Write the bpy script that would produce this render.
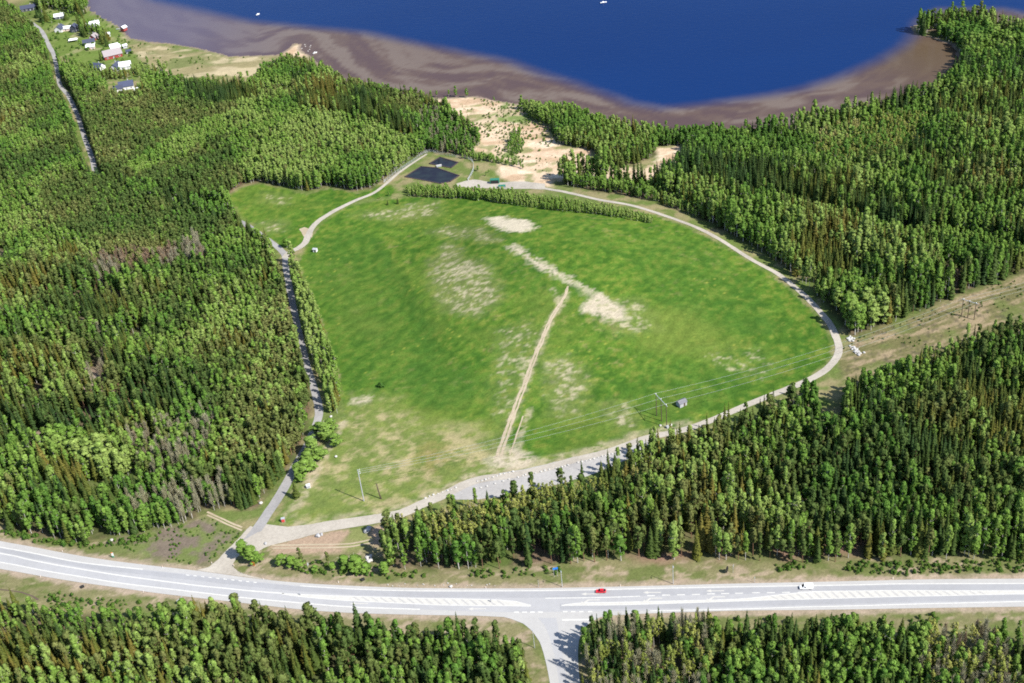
import bpy, bmesh, math, random
import numpy as np
from mathutils import Matrix, Vector, geometry

random.seed(7)
RNG = np.random.default_rng(11)
for o in list(bpy.data.objects):
    bpy.data.objects.remove(o)
scene = bpy.context.scene
COL = scene.collection

# ------------------------------------------------------------------ camera, sky, sun, exposure
CAM_H, FPX, PITCH, ROLL = 378.0, 1227.0, math.radians(32.5), math.radians(6.0)
cF = np.array([0, math.cos(PITCH), -math.sin(PITCH)])
_u0 = np.array([0, math.sin(PITCH), math.cos(PITCH)])
_r0 = np.array([1.0, 0, 0])
cR = _r0 * math.cos(ROLL) - _u0 * math.sin(ROLL)
cU = _u0 * math.cos(ROLL) + _r0 * math.sin(ROLL)
cam = bpy.data.cameras.new('camera')
cam_o = bpy.data.objects.new('camera', cam)
COL.objects.link(cam_o)
cam.sensor_width = 36
cam.lens = 36 * FPX / 1024
cam.clip_start, cam.clip_end = 5, 30000
M = Matrix.Identity(4)
for i in range(3):
    M[i][0], M[i][1], M[i][2] = cR[i], cU[i], -cF[i]
M[0][3], M[1][3], M[2][3] = 0, 0, CAM_H
cam_o.matrix_world = M
scene.camera = cam_o

SHADOW_AZ = math.radians(37)          # shadows fall towards -x and +y
SUN_EL = math.radians(46)
sun_dir = Vector((math.cos(SHADOW_AZ) * math.cos(SUN_EL), -math.sin(SHADOW_AZ) * math.cos(SUN_EL), math.sin(SUN_EL)))
sun = bpy.data.lights.new('sun', 'SUN')
sun.energy = 4.6
sun.angle = math.radians(0.5)
sun.color = (1.0, 0.955, 0.88)
sun_o = bpy.data.objects.new('sun', sun)
COL.objects.link(sun_o)
sun_o.rotation_euler = sun_dir.to_track_quat('Z', 'Y').to_euler()
world = bpy.data.worlds.new('World')
scene.world = world
world.use_nodes = True
nt = world.node_tree
bg = nt.nodes['Background']
sky = nt.nodes.new('ShaderNodeTexSky')
sky.sky_type = 'NISHITA'
sky.sun_disc = False
sky.sun_elevation = SUN_EL
sky.sun_rotation = math.atan2(sun_dir.x, sun_dir.y)
sky.air_density = 1.0
sky.dust_density = 0.6
sky.ozone_density = 1.5
nt.links.new(sky.outputs['Color'], bg.inputs['Color'])
bg.inputs['Strength'].default_value = 0.11
vs = scene.view_settings
vs.view_transform = 'Standard'
vs.look = 'None'
vs.exposure = 0.95
vs.gamma = 1
vs.use_curve_mapping = False
scene.cycles.max_bounces = 5
scene.cycles.diffuse_bounces = 2
scene.cycles.glossy_bounces = 2
scene.cycles.transmission_bounces = 3
scene.cycles.transparent_max_bounces = 4
scene.cycles.use_denoising = False
scene.cycles.filter_width = 1.8

# ------------------------------------------------------------------ numeric helpers
def _hash(ix, iy, seed):
    h = (ix.astype(np.int64) * 374761393 + iy.astype(np.int64) * 668265263 + seed * 1442695041) & 0x7fffffff
    h = ((h ^ (h >> 13)) * 1274126177) & 0x7fffffff
    return ((h ^ (h >> 16)) & 0xffff) / 65535.0

def vnoise(x, y, seed=0):
    ix, iy = np.floor(x), np.floor(y)
    fx, fy = x - ix, y - iy
    fx = fx * fx * (3 - 2 * fx)
    fy = fy * fy * (3 - 2 * fy)
    a, b = _hash(ix, iy, seed), _hash(ix + 1, iy, seed)
    c, d = _hash(ix, iy + 1, seed), _hash(ix + 1, iy + 1, seed)
    return (a + (b - a) * fx) * (1 - fy) + (c + (d - c) * fx) * fy

def fbm(x, y, scale, seed=0, octv=4, rough=0.5):
    v, amp, tot = 0, 1.0, 0
    s = 1.0 / scale
    for k in range(octv):
        v = v + amp * vnoise(x * s + 17.3 * k, y * s - 9.1 * k, seed + k * 101)
        tot += amp
        amp *= rough
        s *= 2.03
    return v / tot

def sstep(a, b, x):
    t = np.clip((x - a) / (b - a), 0, 1)
    return t * t * (3 - 2 * t)

def sdf(poly, x, y, reach=60.0):
    """signed distance to a polygon, positive inside; clipped to -reach outside the box."""
    poly = np.asarray(poly, float)
    out = np.full(x.shape, -reach)
    m = (x > poly[:, 0].min() - reach) & (x < poly[:, 0].max() + reach) & (y > poly[:, 1].min() - reach) & (y < poly[:, 1].max() + reach)
    if not m.any():
        return out
    px, py = x[m], y[m]
    d2 = np.full(px.shape, 1e12)
    ins = np.zeros(px.shape, bool)
    n = len(poly)
    for i in range(n):
        ax, ay = poly[i]
        bx, by = poly[(i + 1) % n]
        ex, ey = bx - ax, by - ay
        t = np.clip(((px - ax) * ex + (py - ay) * ey) / (ex * ex + ey * ey + 1e-9), 0, 1)
        d2 = np.minimum(d2, (px - ax - t * ex) ** 2 + (py - ay - t * ey) ** 2)
        if ay != by:
            c = ((ay > py) != (by > py)) & (px < (bx - ax) * (py - ay) / (by - ay) + ax)
            ins ^= c
    d = np.sqrt(d2)
    out[m] = np.where(ins, d, -d)
    return np.maximum(out, -reach)

def inside(poly, x, y):
    return sdf(poly, x, y, 1.0) > 0

# ------------------------------------------------------------------ terrain height
WATER_Z = -1.2
def ray(px, py):
    return cF + cR * (px - 512) / FPX - cU * (py - 341.5) / FPX

def Pz(px, py, z):
    d = ray(px, py)
    t = (z - CAM_H) / d[2]
    return np.array([d[0] * t, d[1] * t, z])

LAKE_PX = [(86, -60), (88, 0), (91, 9), (105, 18), (118, 25), (130, 38), (150, 42), (170, 43), (200, 48.5), (230, 56), (256, 55.5),
           (280, 54.5), (288, 49), (295, 43), (301, 44), (300, 50), (310, 56), (316, 62), (336, 74), (356, 86), (406, 97), (441, 98.5), (473, 96), (501, 101), (512, 103), (545, 107),
           (572, 111), (600, 120), (625, 126), (655, 131), (680, 131.5), (712, 131), (767, 132), (818, 122), (868, 114), (898, 104.5),
           (928, 96), (948, 79), (962, 62), (953, 45), (931, 37.5), (915, 35), (912, 26), (945, 19), (968, 19), (993, 26), (1024, 36),
           (1300, 90), (1500, -250), (-900, -330), (-200, -250)]
LAKE = np.array([Pz(x, max(y, -330), WATER_Z)[:2] for x, y in LAKE_PX])
MC = Pz(560, 275, 6)
MX, MY = 150.0, 165.0
FLANK = np.array([Pz(x, y, 7)[:2] for x, y in [(318, 222), (345, 229), (374, 236), (390, 258), (405, 283), (426, 317), (435, 343), (476, 374), (500, 388), (490, 480), (300, 530), (240, 300)]])
def height(x, y):
    x = np.asarray(x, float); y = np.asarray(y, float)
    r = np.sqrt(((x - MC[0]) / MX) ** 2 + ((y - MC[1]) / MY) ** 2)
    h = 12.0 * (1 - sstep(0.12, 1.0, r))
    fl = sdf(FLANK, x + (vnoise(x / 25, y / 25, 3) - .5) * 8, y, 40)
    h = h - 2.8 * sstep(-7, 9, fl) * (1 - sstep(.35, .95, r))
    # ridge and plateau edge along the bare strip
    r2 = np.sqrt(((x - MC[0] + 8) / 75) ** 2 + ((y - MC[1] - 20) / 80) ** 2)
    h = h + 3.0 * (1 - sstep(0.3, 1.0, r2))
    und = 1 - np.exp(-np.maximum(r - 0.9, 0) * 3)
    far = np.clip((y - 420) / 100, 0, 1) * np.clip((np.hypot(x, y - 600) - 100) / 150, 0, 1)
    h = h + (fbm(x, y, 90, 5, 3) - 0.5) * 5.0 * und * far
    h = h + (fbm(x, y, 18, 9, 2) - 0.5) * 0.5 * np.clip((y - 420) / 60, 0, 1)
    return h

def full_height(x, y):
    h = height(x, y)
    sd = sdf(LAKE, x + (fbm(x, y, 9, 40, 2) - .5) * 4, y + (fbm(x, y, 9, 41, 2) - .5) * 4, 80)
    land = sstep(-45, 0, sd)
    h = h * (1 - land) + (WATER_Z + 0.02) * land
    return np.where(sd > 0, WATER_Z - 0.06 * np.minimum(sd, 80) - 0.05, h)

def P(px, py):
    d = ray(px, py)
    z = 0.0
    for _ in range(8):
        t = (z - CAM_H) / d[2]
        z = float(height(np.array([d[0] * t]), np.array([d[1] * t]))[0])
    t = (z - CAM_H) / d[2]
    return np.array([d[0] * t, d[1] * t, z])

def poly(pts):
    return np.array([P(x, y)[:2] for x, y in pts])

def proj(x, y, z):
    v = np.stack([x, y, z - CAM_H], -1)
    f = v @ cF
    return 512 + FPX * (v @ cR) / f, 341.5 - FPX * (v @ cU) / f, f

def ground(x, y):
    return float(full_height(np.array([float(x)]), np.array([float(y)]))[0])

# ------------------------------------------------------------------ object helpers
def tag(o, label=None, cat=None, group=None, kind=None):
    if label: o['label'] = label
    if cat: o['category'] = cat
    if group: o['group'] = group
    if kind: o['kind'] = kind
    return o

def link(name, data, parent=None):
    o = bpy.data.objects.new(name, data)
    COL.objects.link(o)
    if parent is not None:
        o.parent = parent
    return o

def thing(name, label, cat, loc, rz=0.0, group=None):
    o = link(name, None)
    o.location = loc
    o.rotation_euler = (0, 0, rz)
    o.empty_display_size = 0.5
    return tag(o, label, cat, group)

class MB:
    def __init__(s):
        s.v, s.f = [], []
    def add(s, vs, fs):
        n = len(s.v)
        s.v += [tuple(v) for v in vs]
        s.f += [tuple(i + n for i in f) for f in fs]
        return s
    def box(s, c, d, rz=0.0, taper=1.0):
        x, y, z = d[0] / 2, d[1] / 2, d[2] / 2
        ca, sa = math.cos(rz), math.sin(rz)
        vs = []
        for k, t in ((-1, 1), (1, taper)):
            for i, j in ((-1, -1), (1, -1), (1, 1), (-1, 1)):
                a, b = i * x * t, j * y * t
                vs.append((c[0] + a * ca - b * sa, c[1] + a * sa + b * ca, c[2] + k * z))
        return s.add(vs, [(3, 2, 1, 0), (4, 5, 6, 7), (0, 1, 5, 4), (1, 2, 6, 5), (2, 3, 7, 6), (3, 0, 4, 7)])
    def tube(s, pts, rads, n=6):
        pts = [Vector(p) for p in pts]
        if not hasattr(rads, '__len__'):
            rads = [rads] * len(pts)
        rings = []
        vs, fs = [], []
        for k, p in enumerate(pts):
            d = (pts[min(k + 1, len(pts) - 1)] - pts[max(k - 1, 0)]).normalized()
            a = d.orthogonal().normalized() if abs(d.z) < 0.99 else Vector((1, 0, 0))
            a = (a - d * a.dot(d)).normalized()
            b = d.cross(a)
            for q in range(n):
                t = 2 * math.pi * q / n
                vs.append(p + (a * math.cos(t) + b * math.sin(t)) * rads[k])
        for k in range(len(pts) - 1):
            for q in range(n):
                fs.append((k * n + q, k * n + (q + 1) % n, (k + 1) * n + (q + 1) % n, (k + 1) * n + q))
        fs.append(tuple(range(n - 1, -1, -1)))
        fs.append(tuple(range((len(pts) - 1) * n, len(pts) * n)))
        return s.add(vs, fs)
    def prism(s, outline, y0, y1):
        """outline in x,z extruded along y"""
        n = len(outline)
        vs = [(x, y0, z) for x, z in outline] + [(x, y1, z) for x, z in outline]
        fs = [tuple(range(n)), tuple(range(2 * n - 1, n - 1, -1))]
        for i in range(n):
            j = (i + 1) % n
            fs.append((i, i + n, j + n, j))
        return s.add(vs, fs)
    def mesh(s, name, mat, smooth=False):
        me = bpy.data.meshes.new(name)
        me.from_pydata(s.v, [], s.f)
        me.materials.append(mat)
        if smooth:
            me.polygons.foreach_set('use_smooth', [True] * len(me.polygons))
        me.update()
        return me
    def build(s, name, mat, parent=None, smooth=False, bevel=0.0):
        me = s.mesh(name, mat, smooth)
        bm = bmesh.new()
        bm.from_mesh(me)
        bmesh.ops.recalc_face_normals(bm, faces=bm.faces)
        if bevel:
            bmesh.ops.bevel(bm, geom=list(bm.edges), offset=bevel, segments=1, affect='EDGES')
        bm.to_mesh(me)
        bm.free()
        return link(name, me, parent)

def copy_tree(o, parent=None):
    c = o.copy()
    COL.objects.link(c)
    c.parent = parent
    for ch in o.children:
        copy_tree(ch, c)
    return c

# ------------------------------------------------------------------ materials
def nd(nt, typ, **kw):
    n = nt.nodes.new(typ)
    for k, v in kw.items():
        setattr(n, k, v)
    return n

def new_mat(name, rough=0.85, spec=0.25):
    m = bpy.data.materials.new(name)
    m.use_nodes = True
    b = m.node_tree.nodes['Principled BSDF']
    b.inputs['Roughness'].default_value = rough
    b.inputs['Specular IOR Level'].default_value = spec
    return m, m.node_tree, b

def simple(name, col, rough=0.8, var=0.15, scale=1.5, spec=0.3, metal=0.0):
    m, t, b = new_mat(name, rough, spec)
    b.inputs['Metallic'].default_value = metal
    tc = nd(t, 'ShaderNodeTexCoord')
    n = nd(t, 'ShaderNodeTexNoise')
    n.inputs['Scale'].default_value = scale
    n.inputs['Detail'].default_value = 4
    t.links.new(tc.outputs['Object'], n.inputs['Vector'])
    r = nd(t, 'ShaderNodeMix', data_type='RGBA')
    r.inputs[6].default_value = tuple(c * (1 - var) for c in col) + (1,)
    r.inputs[7].default_value = tuple(min(1, c * (1 + var)) for c in col) + (1,)
    t.links.new(n.outputs['Fac'], r.inputs[0])
    t.links.new(r.outputs[2], b.inputs['Base Color'])
    return m

def leaf_mat(name, stops, trans=0.25, rough=0.7, grain=0.35):
    """colour chosen by each tree's own tint value, plus fine variation along the crown"""
    m, t, b = new_mat(name, rough, 0.15)
    at = nd(t, 'ShaderNodeAttribute', attribute_type='INSTANCER', attribute_name='tint')
    cr = nd(t, 'ShaderNodeValToRGB')
    els = cr.color_ramp.elements
    while len(els) < len(stops):
        els.new(0.5)
    for e, (p, c) in zip(els, stops):
        e.position = p
        e.color = c + (1,)
    t.links.new(at.outputs['Fac'], cr.inputs['Fac'])
    tc = nd(t, 'ShaderNodeTexCoord')
    n = nd(t, 'ShaderNodeTexNoise')
    n.inputs['Scale'].default_value = 9
    n.inputs['Detail'].default_value = 3
    t.links.new(tc.outputs['Object'], n.inputs['Vector'])
    mr = nd(t, 'ShaderNodeMapRange')
    mr.inputs['From Min'].default_value = 0.3
    mr.inputs['From Max'].default_value = 0.7
    mr.inputs['To Min'].default_value = 1 - grain
    mr.inputs['To Max'].default_value = 1 + grain
    t.links.new(n.outputs['Fac'], mr.inputs['Value'])
    mx = nd(t, 'ShaderNodeVectorMath', operation='SCALE')
    t.links.new(cr.outputs['Color'], mx.inputs[0])
    t.links.new(mr.outputs[0], mx.inputs['Scale'])
    t.links.new(mx.outputs[0], b.inputs['Base Color'])
    if trans:
        tr = nd(t, 'ShaderNodeBsdfTranslucent')
        t.links.new(mx.outputs[0], tr.inputs['Color'])
        ms = nd(t, 'ShaderNodeMixShader')
        ms.inputs[0].default_value = trans
        t.links.new(b.outputs[0], ms.inputs[1])
        t.links.new(tr.outputs[0], ms.inputs[2])
        t.links.new(ms.outputs[0], t.nodes['Material Output'].inputs['Surface'])
    return m

def gravel_mat(name, c0, c1, scale=0.5, bump=0.3, rough=0.9, dark=(0.5, 0.0)):
    m, t, b = new_mat(name, rough, 0.2)
    tc = nd(t, 'ShaderNodeTexCoord')
    n1 = nd(t, 'ShaderNodeTexNoise')
    n1.inputs['Scale'].default_value = scale
    n1.inputs['Detail'].default_value = 8
    n1.inputs['Roughness'].default_value = 0.65
    n2 = nd(t, 'ShaderNodeTexNoise')
    n2.inputs['Scale'].default_value = scale * 0.12
    n2.inputs['Detail'].default_value = 5
    for n in (n1, n2):
        t.links.new(tc.outputs['Object'], n.inputs['Vector'])
    ad = nd(t, 'ShaderNodeMath', operation='ADD')
    t.links.new(n1.outputs['Fac'], ad.inputs[0])
    t.links.new(n2.outputs['Fac'], ad.inputs[1])
    mr = nd(t, 'ShaderNodeMapRange')
    mr.inputs['From Min'].default_value = 0.65
    mr.inputs['From Max'].default_value = 1.35
    t.links.new(ad.outputs[0], mr.inputs['Value'])
    mx = nd(t, 'ShaderNodeMix', data_type='RGBA')
    mx.inputs[6].default_value = c0 + (1,)
    mx.inputs[7].default_value = c1 + (1,)
    t.links.new(mr.outputs[0], mx.inputs[0])
    t.links.new(mx.outputs[2], b.inputs['Base Color'])
    bp = nd(t, 'ShaderNodeBump')
    bp.inputs['Strength'].default_value = bump
    bp.inputs['Distance'].default_value = 0.2
    t.links.new(n1.outputs['Fac'], bp.inputs['Height'])
    t.links.new(bp.outputs[0], b.inputs['Normal'])
    return m

MAT = {}
MAT['asphalt'] = gravel_mat('pale_asphalt', (0.282, 0.282, 0.287), (0.335, 0.335, 0.341), 0.4, 0.1)
MAT['shoulder'] = gravel_mat('shoulder_asphalt', (0.31, 0.305, 0.298), (0.37, 0.363, 0.35), 0.5, 0.1)
MAT['track_dark'] = gravel_mat('worn_wheel_tracks', (0.245, 0.247, 0.256), (0.295, 0.297, 0.308), 0.4, 0.1)
MAT['paint'] = simple('road_paint', (0.47, 0.465, 0.44), 0.7, 0.25, 0.8)
MAT['paint_worn'] = simple('worn_road_paint', (0.42, 0.41, 0.38), 0.75, 0.15, 0.7)
MAT['gravel'] = gravel_mat('pale_gravel', (0.25, 0.225, 0.19), (0.40, 0.365, 0.31), 0.6, 0.4)
MAT['gravel_grey'] = gravel_mat('grey_gravel', (0.19, 0.183, 0.18), (0.30, 0.29, 0.28), 0.6, 0.4)
MAT['gravel_lot'] = gravel_mat('pale_lot_gravel', (0.24, 0.23, 0.22), (0.36, 0.345, 0.325), 0.6, 0.4)
MAT['rut'] = gravel_mat('wheel_rut_soil', (0.26, 0.215, 0.145), (0.40, 0.335, 0.24), 0.6, 0.4)
MAT['white'] = simple('white_paint', (0.75, 0.75, 0.74), 0.5, 0.06)
MAT['stone'] = gravel_mat('pale_stone', (0.32, 0.31, 0.295), (0.50, 0.49, 0.465), 1.5, 0.5)
MAT['grey_stone'] = gravel_mat('grey_rock', (0.22, 0.22, 0.23), (0.40, 0.40, 0.40), 1.0, 0.6)
MAT['steel'] = simple('galvanised_steel', (0.45, 0.47, 0.50), 0.45, 0.1, 2.0, 0.5, 0.3)
MAT['wire'] = simple('conductor_wire', (0.36, 0.38, 0.36), 0.6, 0.05, 2.0, 0.5, 0.2)
MAT['pole_wood'] = simple('weathered_pole_wood', (0.09, 0.065, 0.05), 0.9, 0.3, 3.0)
MAT['pole_grey'] = simple('grey_pole_wood', (0.33, 0.34, 0.36), 0.8, 0.2, 3.0)
MAT['black'] = simple('black_rubber', (0.012, 0.012, 0.013), 0.8, 0.2)
MAT['dark_glass'] = simple('dark_glass', (0.01, 0.013, 0.018), 0.08, 0.05, 1.0, 0.6)
MAT['red'] = simple('red_car_paint', (0.55, 0.015, 0.03), 0.25, 0.04, 1.0, 0.5)
MAT['car_white'] = simple('white_car_paint', (0.78, 0.79, 0.8), 0.25, 0.03, 1.0, 0.5)
MAT['chrome'] = simple('wheel_rim_metal', (0.5, 0.5, 0.52), 0.3, 0.05, 1.0, 0.5, 0.8)
MAT['lamp'] = simple('headlight_lens', (0.7, 0.72, 0.75), 0.1, 0.02)
MAT['tail'] = simple('tail_light_lens', (0.35, 0.01, 0.01), 0.2, 0.02)
MAT['blue_sign'] = simple('blue_sign_face', (0.02, 0.17, 0.55), 0.5, 0.06)
MAT['orange_sign'] = simple('orange_sign_face', (0.75, 0.22, 0.03), 0.5, 0.06)
MAT['yellow_sign'] = simple('yellow_sign_face', (0.75, 0.5, 0.05), 0.5, 0.06)
MAT['green_sign'] = simple('green_sign_face', (0.06, 0.30, 0.16), 0.5, 0.06)
MAT['red_front'] = simple('red_panel', (0.5, 0.06, 0.05), 0.6, 0.1)
MAT['grey_panel'] = simple('grey_panel', (0.32, 0.33, 0.36), 0.6, 0.1)
MAT['green_tarp'] = simple('green_tarp', (0.025, 0.15, 0.10), 0.6, 0.1)
MAT['pond'] = None
MAT['bark'] = simple('brown_bark', (0.10, 0.075, 0.055), 0.95, 0.3, 8)
MAT['pine_bark'] = simple('orange_pine_bark', (0.19, 0.11, 0.065), 0.95, 0.3, 8)
MAT['birch_bark'] = simple('pale_birch_bark', (0.42, 0.40, 0.36), 0.9, 0.35, 14)
MAT['grey_bark'] = simple('grey_aspen_bark', (0.33, 0.31, 0.27), 0.9, 0.2, 10)

MAT['spruce'] = leaf_mat('spruce_needles', [(0.0, (0.028, 0.060, 0.014)), (0.45, (0.050, 0.080, 0.014)), (0.8, (0.088, 0.100, 0.016)), (1.0, (0.120, 0.106, 0.020))], 0.18)
MAT['pine'] = leaf_mat('pine_needles', [(0.0, (0.066, 0.112, 0.026)), (0.5, (0.100, 0.138, 0.034)), (1.0, (0.150, 0.166, 0.050))], 0.26)
MAT['birch'] = leaf_mat('birch_leaves', [(0.0, (0.092, 0.190, 0.030)), (0.5, (0.158, 0.262, 0.044)), (1.0, (0.235, 0.315, 0.080))], 0.36)
MAT['aspen'] = leaf_mat('aspen_young_leaves', [(0.0, (0.200, 0.240, 0.050)), (0.5, (0.270, 0.285, 0.070)), (1.0, (0.310, 0.290, 0.110))], 0.3)
MAT['twig'] = leaf_mat('bare_twigs', [(0.0, (0.29, 0.275, 0.165)), (0.5, (0.28, 0.265, 0.175)), (0.8, (0.26, 0.19, 0.12)), (1.0, (0.24, 0.165, 0.105))], 0.0, 0.9, 0.2)
MAT['shrub'] = leaf_mat('shrub_leaves', [(0.0, (0.055, 0.130, 0.02)), (1.0, (0.115, 0.190, 0.03))], 0.3)

# ------------------------------------------------------------------ outlines (traced, then laid out on the ground)
FIELD_PX = [(297, 262), (306, 245), (318, 226), (345, 207), (385, 199), (420, 196), (470, 196), (512, 199), (560, 203), (612, 209), (652, 214),
            (700, 233), (745, 258), (780, 280), (803, 300), (822, 322), (833, 345), (832, 356), (822, 369), (805, 381), (770, 398), (730, 412),
            (680, 430), (645, 436), (600, 450), (540, 467), (490, 474), (460, 482), (430, 499), (400, 512), (350, 521), (300, 527), (268, 525),
            (290, 497), (312, 462), (333, 432), (342, 410), (338, 375), (325, 335), (311, 297)]
FIELD = poly(FIELD_PX)
NWFIELD = poly([(226, 197), (245, 186), (262, 184), (306, 194), (331, 188), (356, 193), (371, 190), (385, 184), (395, 186), (398, 192), (390, 198), (360, 199), (330, 214), (312, 232), (302, 246), (288, 252), (270, 240), (240, 215)])
SANDS = [poly(p) for p in (
    [(424, 99), (445, 97), (463, 97), (494, 97), (503, 103), (497, 111), (482, 117), (458, 120), (442, 112)],
    [(462, 126), (482, 121), (516, 124), (512, 130), (505, 137), (509, 145), (500, 157), (485, 152), (470, 150), (481, 145), (476, 134)],
    [(512, 122), (534, 122), (549, 126), (560, 144), (594, 151), (607, 171), (612, 178), (560, 180), (519, 164)],
    [(497, 165), (525, 163), (555, 177), (553, 187), (520, 188), (503, 178)],
    [(659, 145), (687, 145), (682, 152), (665, 172), (648, 180), (655, 160)],
    [(284, 52), (292, 46), (301, 43), (302, 50), (308, 56), (290, 56)],
    [(608, 168), (640, 166), (660, 170), (650, 180), (615, 180)])]
MEADOW = poly([(118, 34), (130, 38), (150, 43), (200, 49), (230, 57), (283, 55), (300, 51), (310, 60), (290, 66), (256, 76), (187, 78), (150, 82), (160, 70), (140, 60), (130, 48)])
SCRUB = poly([(470, 96), (501, 101), (545, 108), (560, 140), (520, 165), (470, 152), (462, 126), (480, 118), (494, 111)])
PARTCH = None
CLEAR = poly([(844, 345), (848, 338), (860, 336), (900, 322), (960, 297), (1030, 271), (1200, 205), (1200, 300), (1024, 342), (960, 358), (900, 378), (868, 388), (843, 396), (836, 372)])
CLEAR_DIR = (poly([(1024, 300)])[0] - poly([(850, 360)])[0])
CLEAR_DIR = CLEAR_DIR / np.linalg.norm(CLEAR_DIR)
DRYCORNER = poly([(352, 400), (385, 400), (420, 425), (470, 430), (500, 455), (520, 470), (480, 478), (420, 505), (350, 522), (268, 524), (312, 462), (340, 425)])
BARE = [poly(p) for p in (
    [(485, 218), (501, 216.5), (527, 221), (537, 227), (527, 231.5), (506, 231.5), (493, 225)],
    [(505, 246.5), (515, 246), (531, 255), (545, 264.5), (562, 274.5), (585, 287), (593, 294), (588, 294.5), (579, 288), (556, 277.5), (540, 269.5), (520, 256)],
    [(587, 301), (597, 293), (608, 299), (620, 306), (628, 321), (612, 320), (594, 316), (579, 311)],
    [(488, 458), (500, 452), (514, 449), (534, 460), (528, 471), (508, 470), (484, 464)],
    [(353, 399), (370, 397), (371, 400), (360, 404), (352, 403)])]
THIN = [(poly(p), k) for p, k in (
    ([(428, 231), (450, 226), (470, 229), (466, 238), (440, 237)], 0.62),
    ([(474, 229), (482, 227), (489, 235), (498, 241), (490, 243), (477, 236)], 0.85),
    ([(431, 261), (448, 243), (464, 250), (460, 258), (446, 262)], 0.75),
    ([(430, 265), (462, 258), (490, 264), (502, 298), (474, 318), (446, 310), (432, 290)], 0.58),
    ([(545, 360), (570, 355), (590, 385), (578, 415), (552, 414), (546, 390)], 0.55),
    ([(600, 405), (625, 402), (640, 420), (632, 432), (612, 425)], 0.5),
    ([(530, 462), (580, 452), (620, 440), (660, 428), (664, 434), (630, 446), (580, 460), (536, 470)], 0.62),
    ([(590, 300), (640, 300), (660, 330), (625, 335), (600, 325)], 0.35),
    ([(400, 205), (440, 200), (440, 215), (395, 222), (350, 215)], 0.35),
    ([(500, 330), (530, 320), (545, 350), (520, 400), (500, 440), (488, 400)], 0.3),
    ([(700, 348), (760, 345), (790, 365), (760, 382), (715, 372)], 0.12),
    ([(258, 222), (285, 221), (287, 231), (262, 233)], 0.5),
    ([(262, 192), (290, 196), (288, 204), (262, 203)], 0.35))]
DARKGREEN = [(poly(p), k) for p, k in (
    ([(303, 262), (322, 240), (345, 228), (374, 236), (390, 258), (405, 283), (426, 317), (435, 343), (476, 374), (492, 386), (470, 402), (440, 408), (410, 402), (352, 398), (335, 345)], 0.55),
    ([(372, 236), (390, 256), (406, 282), (428, 316), (438, 343), (432, 346), (420, 322), (400, 288), (384, 262), (366, 240)], 0.75),  # flank edge band: shade of the steep slope painted into the grass colour
    ([(398, 372), (430, 352), (470, 372), (490, 386), (468, 402), (440, 408), (415, 400)], 0.45),
    ([(640, 240), (700, 240), (760, 290), (770, 330), (720, 335), (660, 300), (630, 270)], 0.45),
    ([(560, 230), (610, 240), (640, 262), (636, 266), (600, 247), (560, 236)], 0.5),
    ([(735, 322), (765, 316), (790, 322), (785, 332), (750, 334)], 0.7),
    ([(610, 385), (680, 360), (760, 385), (735, 405), (650, 420)], 0.45),
    ([(490, 240), (520, 262), (556, 284), (572, 292), (566, 300), (530, 290), (500, 268)], 0.4))]
PALEGREEN = [(poly(p), k) for p, k in (
    ([(640, 305), (700, 310), (740, 340), (700, 365), (640, 350)], .5), ([(400, 270), (430, 265), (450, 330), (500, 345), (490, 330), (440, 330)], .5),
    ([(520, 300), (560, 290), (580, 330), (555, 350), (530, 340)], .4),
    ([(310, 260), (345, 265), (400, 330), (390, 350), (350, 330)], .35), ([(380, 400), (470, 405), (500, 430), (470, 440), (400, 425)], .6),
    ([(540, 420), (640, 400), (700, 395), (640, 430), (560, 450)], .4), ([(360, 205), (420, 205), (480, 215), (470, 225), (380, 222)], .5),
    ([(240, 190), (290, 195), (320, 205), (280, 215), (245, 212)], .4))]
VERGE_N = poly([(-200, 500), (0, 526), (60, 541), (110, 540), (165, 531), (205, 516), (245, 530), (256, 548), (330, 535), (380, 548), (396, 574), (480, 571), (595, 558), (700, 558), (768, 559), (893, 556), (1030, 554), (1200, 556), (1200, 578), (1024, 580), (740, 585), (500, 590), (300, 584), (100, 561), (0, 543), (-200, 508)])
VERGE_S = poly([(-200, 540), (0, 567), (120, 586), (300, 609), (420, 613), (505, 616), (535, 632), (552, 690), (530, 690), (510, 650), (430, 640), (300, 633), (200, 612), (60, 606), (0, 600), (-200, 570)])
VERGE_S2 = poly([(590, 618), (740, 610), (1024, 606), (1200, 603), (1200, 626), (1024, 628), (740, 630), (595, 638), (590, 690), (578, 690), (580, 640)])
HEATH = poly([(105, 545), (140, 535), (165, 530), (205, 517), (243, 532), (220, 556), (205, 566), (170, 562)])
DIRTYARD = poly([(270, 545), (300, 536), (340, 530), (385, 524), (385, 545), (350, 552), (310, 554), (275, 553)])
SWAMP = poly([(620, 545), (680, 535), (760, 540), (860, 545), (860, 556), (760, 560), (640, 562)])
GLADES = [poly(p) for p in ([(85, 370), (105, 372), (100, 395), (80, 392)], [(38, 395), (52, 398), (46, 412), (36, 408)], [(0, 250), (18, 252), (14, 264), (0, 262)], [(75, 320), (98, 318), (100, 332), (80, 336)], [(28, 430), (46, 432), (42, 444), (30, 442)])]
VILLAGE = poly([(20, 8), (44, 6), (60, 10), (85, 12), (90, 10), (118, 26), (130, 40), (140, 62), (160, 72), (130, 80), (95, 74), (62, 56), (48, 40), (38, 28), (18, 12)])

# zone: name, outline, spacing, (height, spread), mix, clump noise strength, words for the labels
ZONES = []
def zone(key, pts, sp, h, mixd, where, noise=0.6):
    ZONES.append(dict(key=key, poly=poly(pts), sp=sp, h=h, mix=mixd, where=where, noise=noise))

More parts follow.
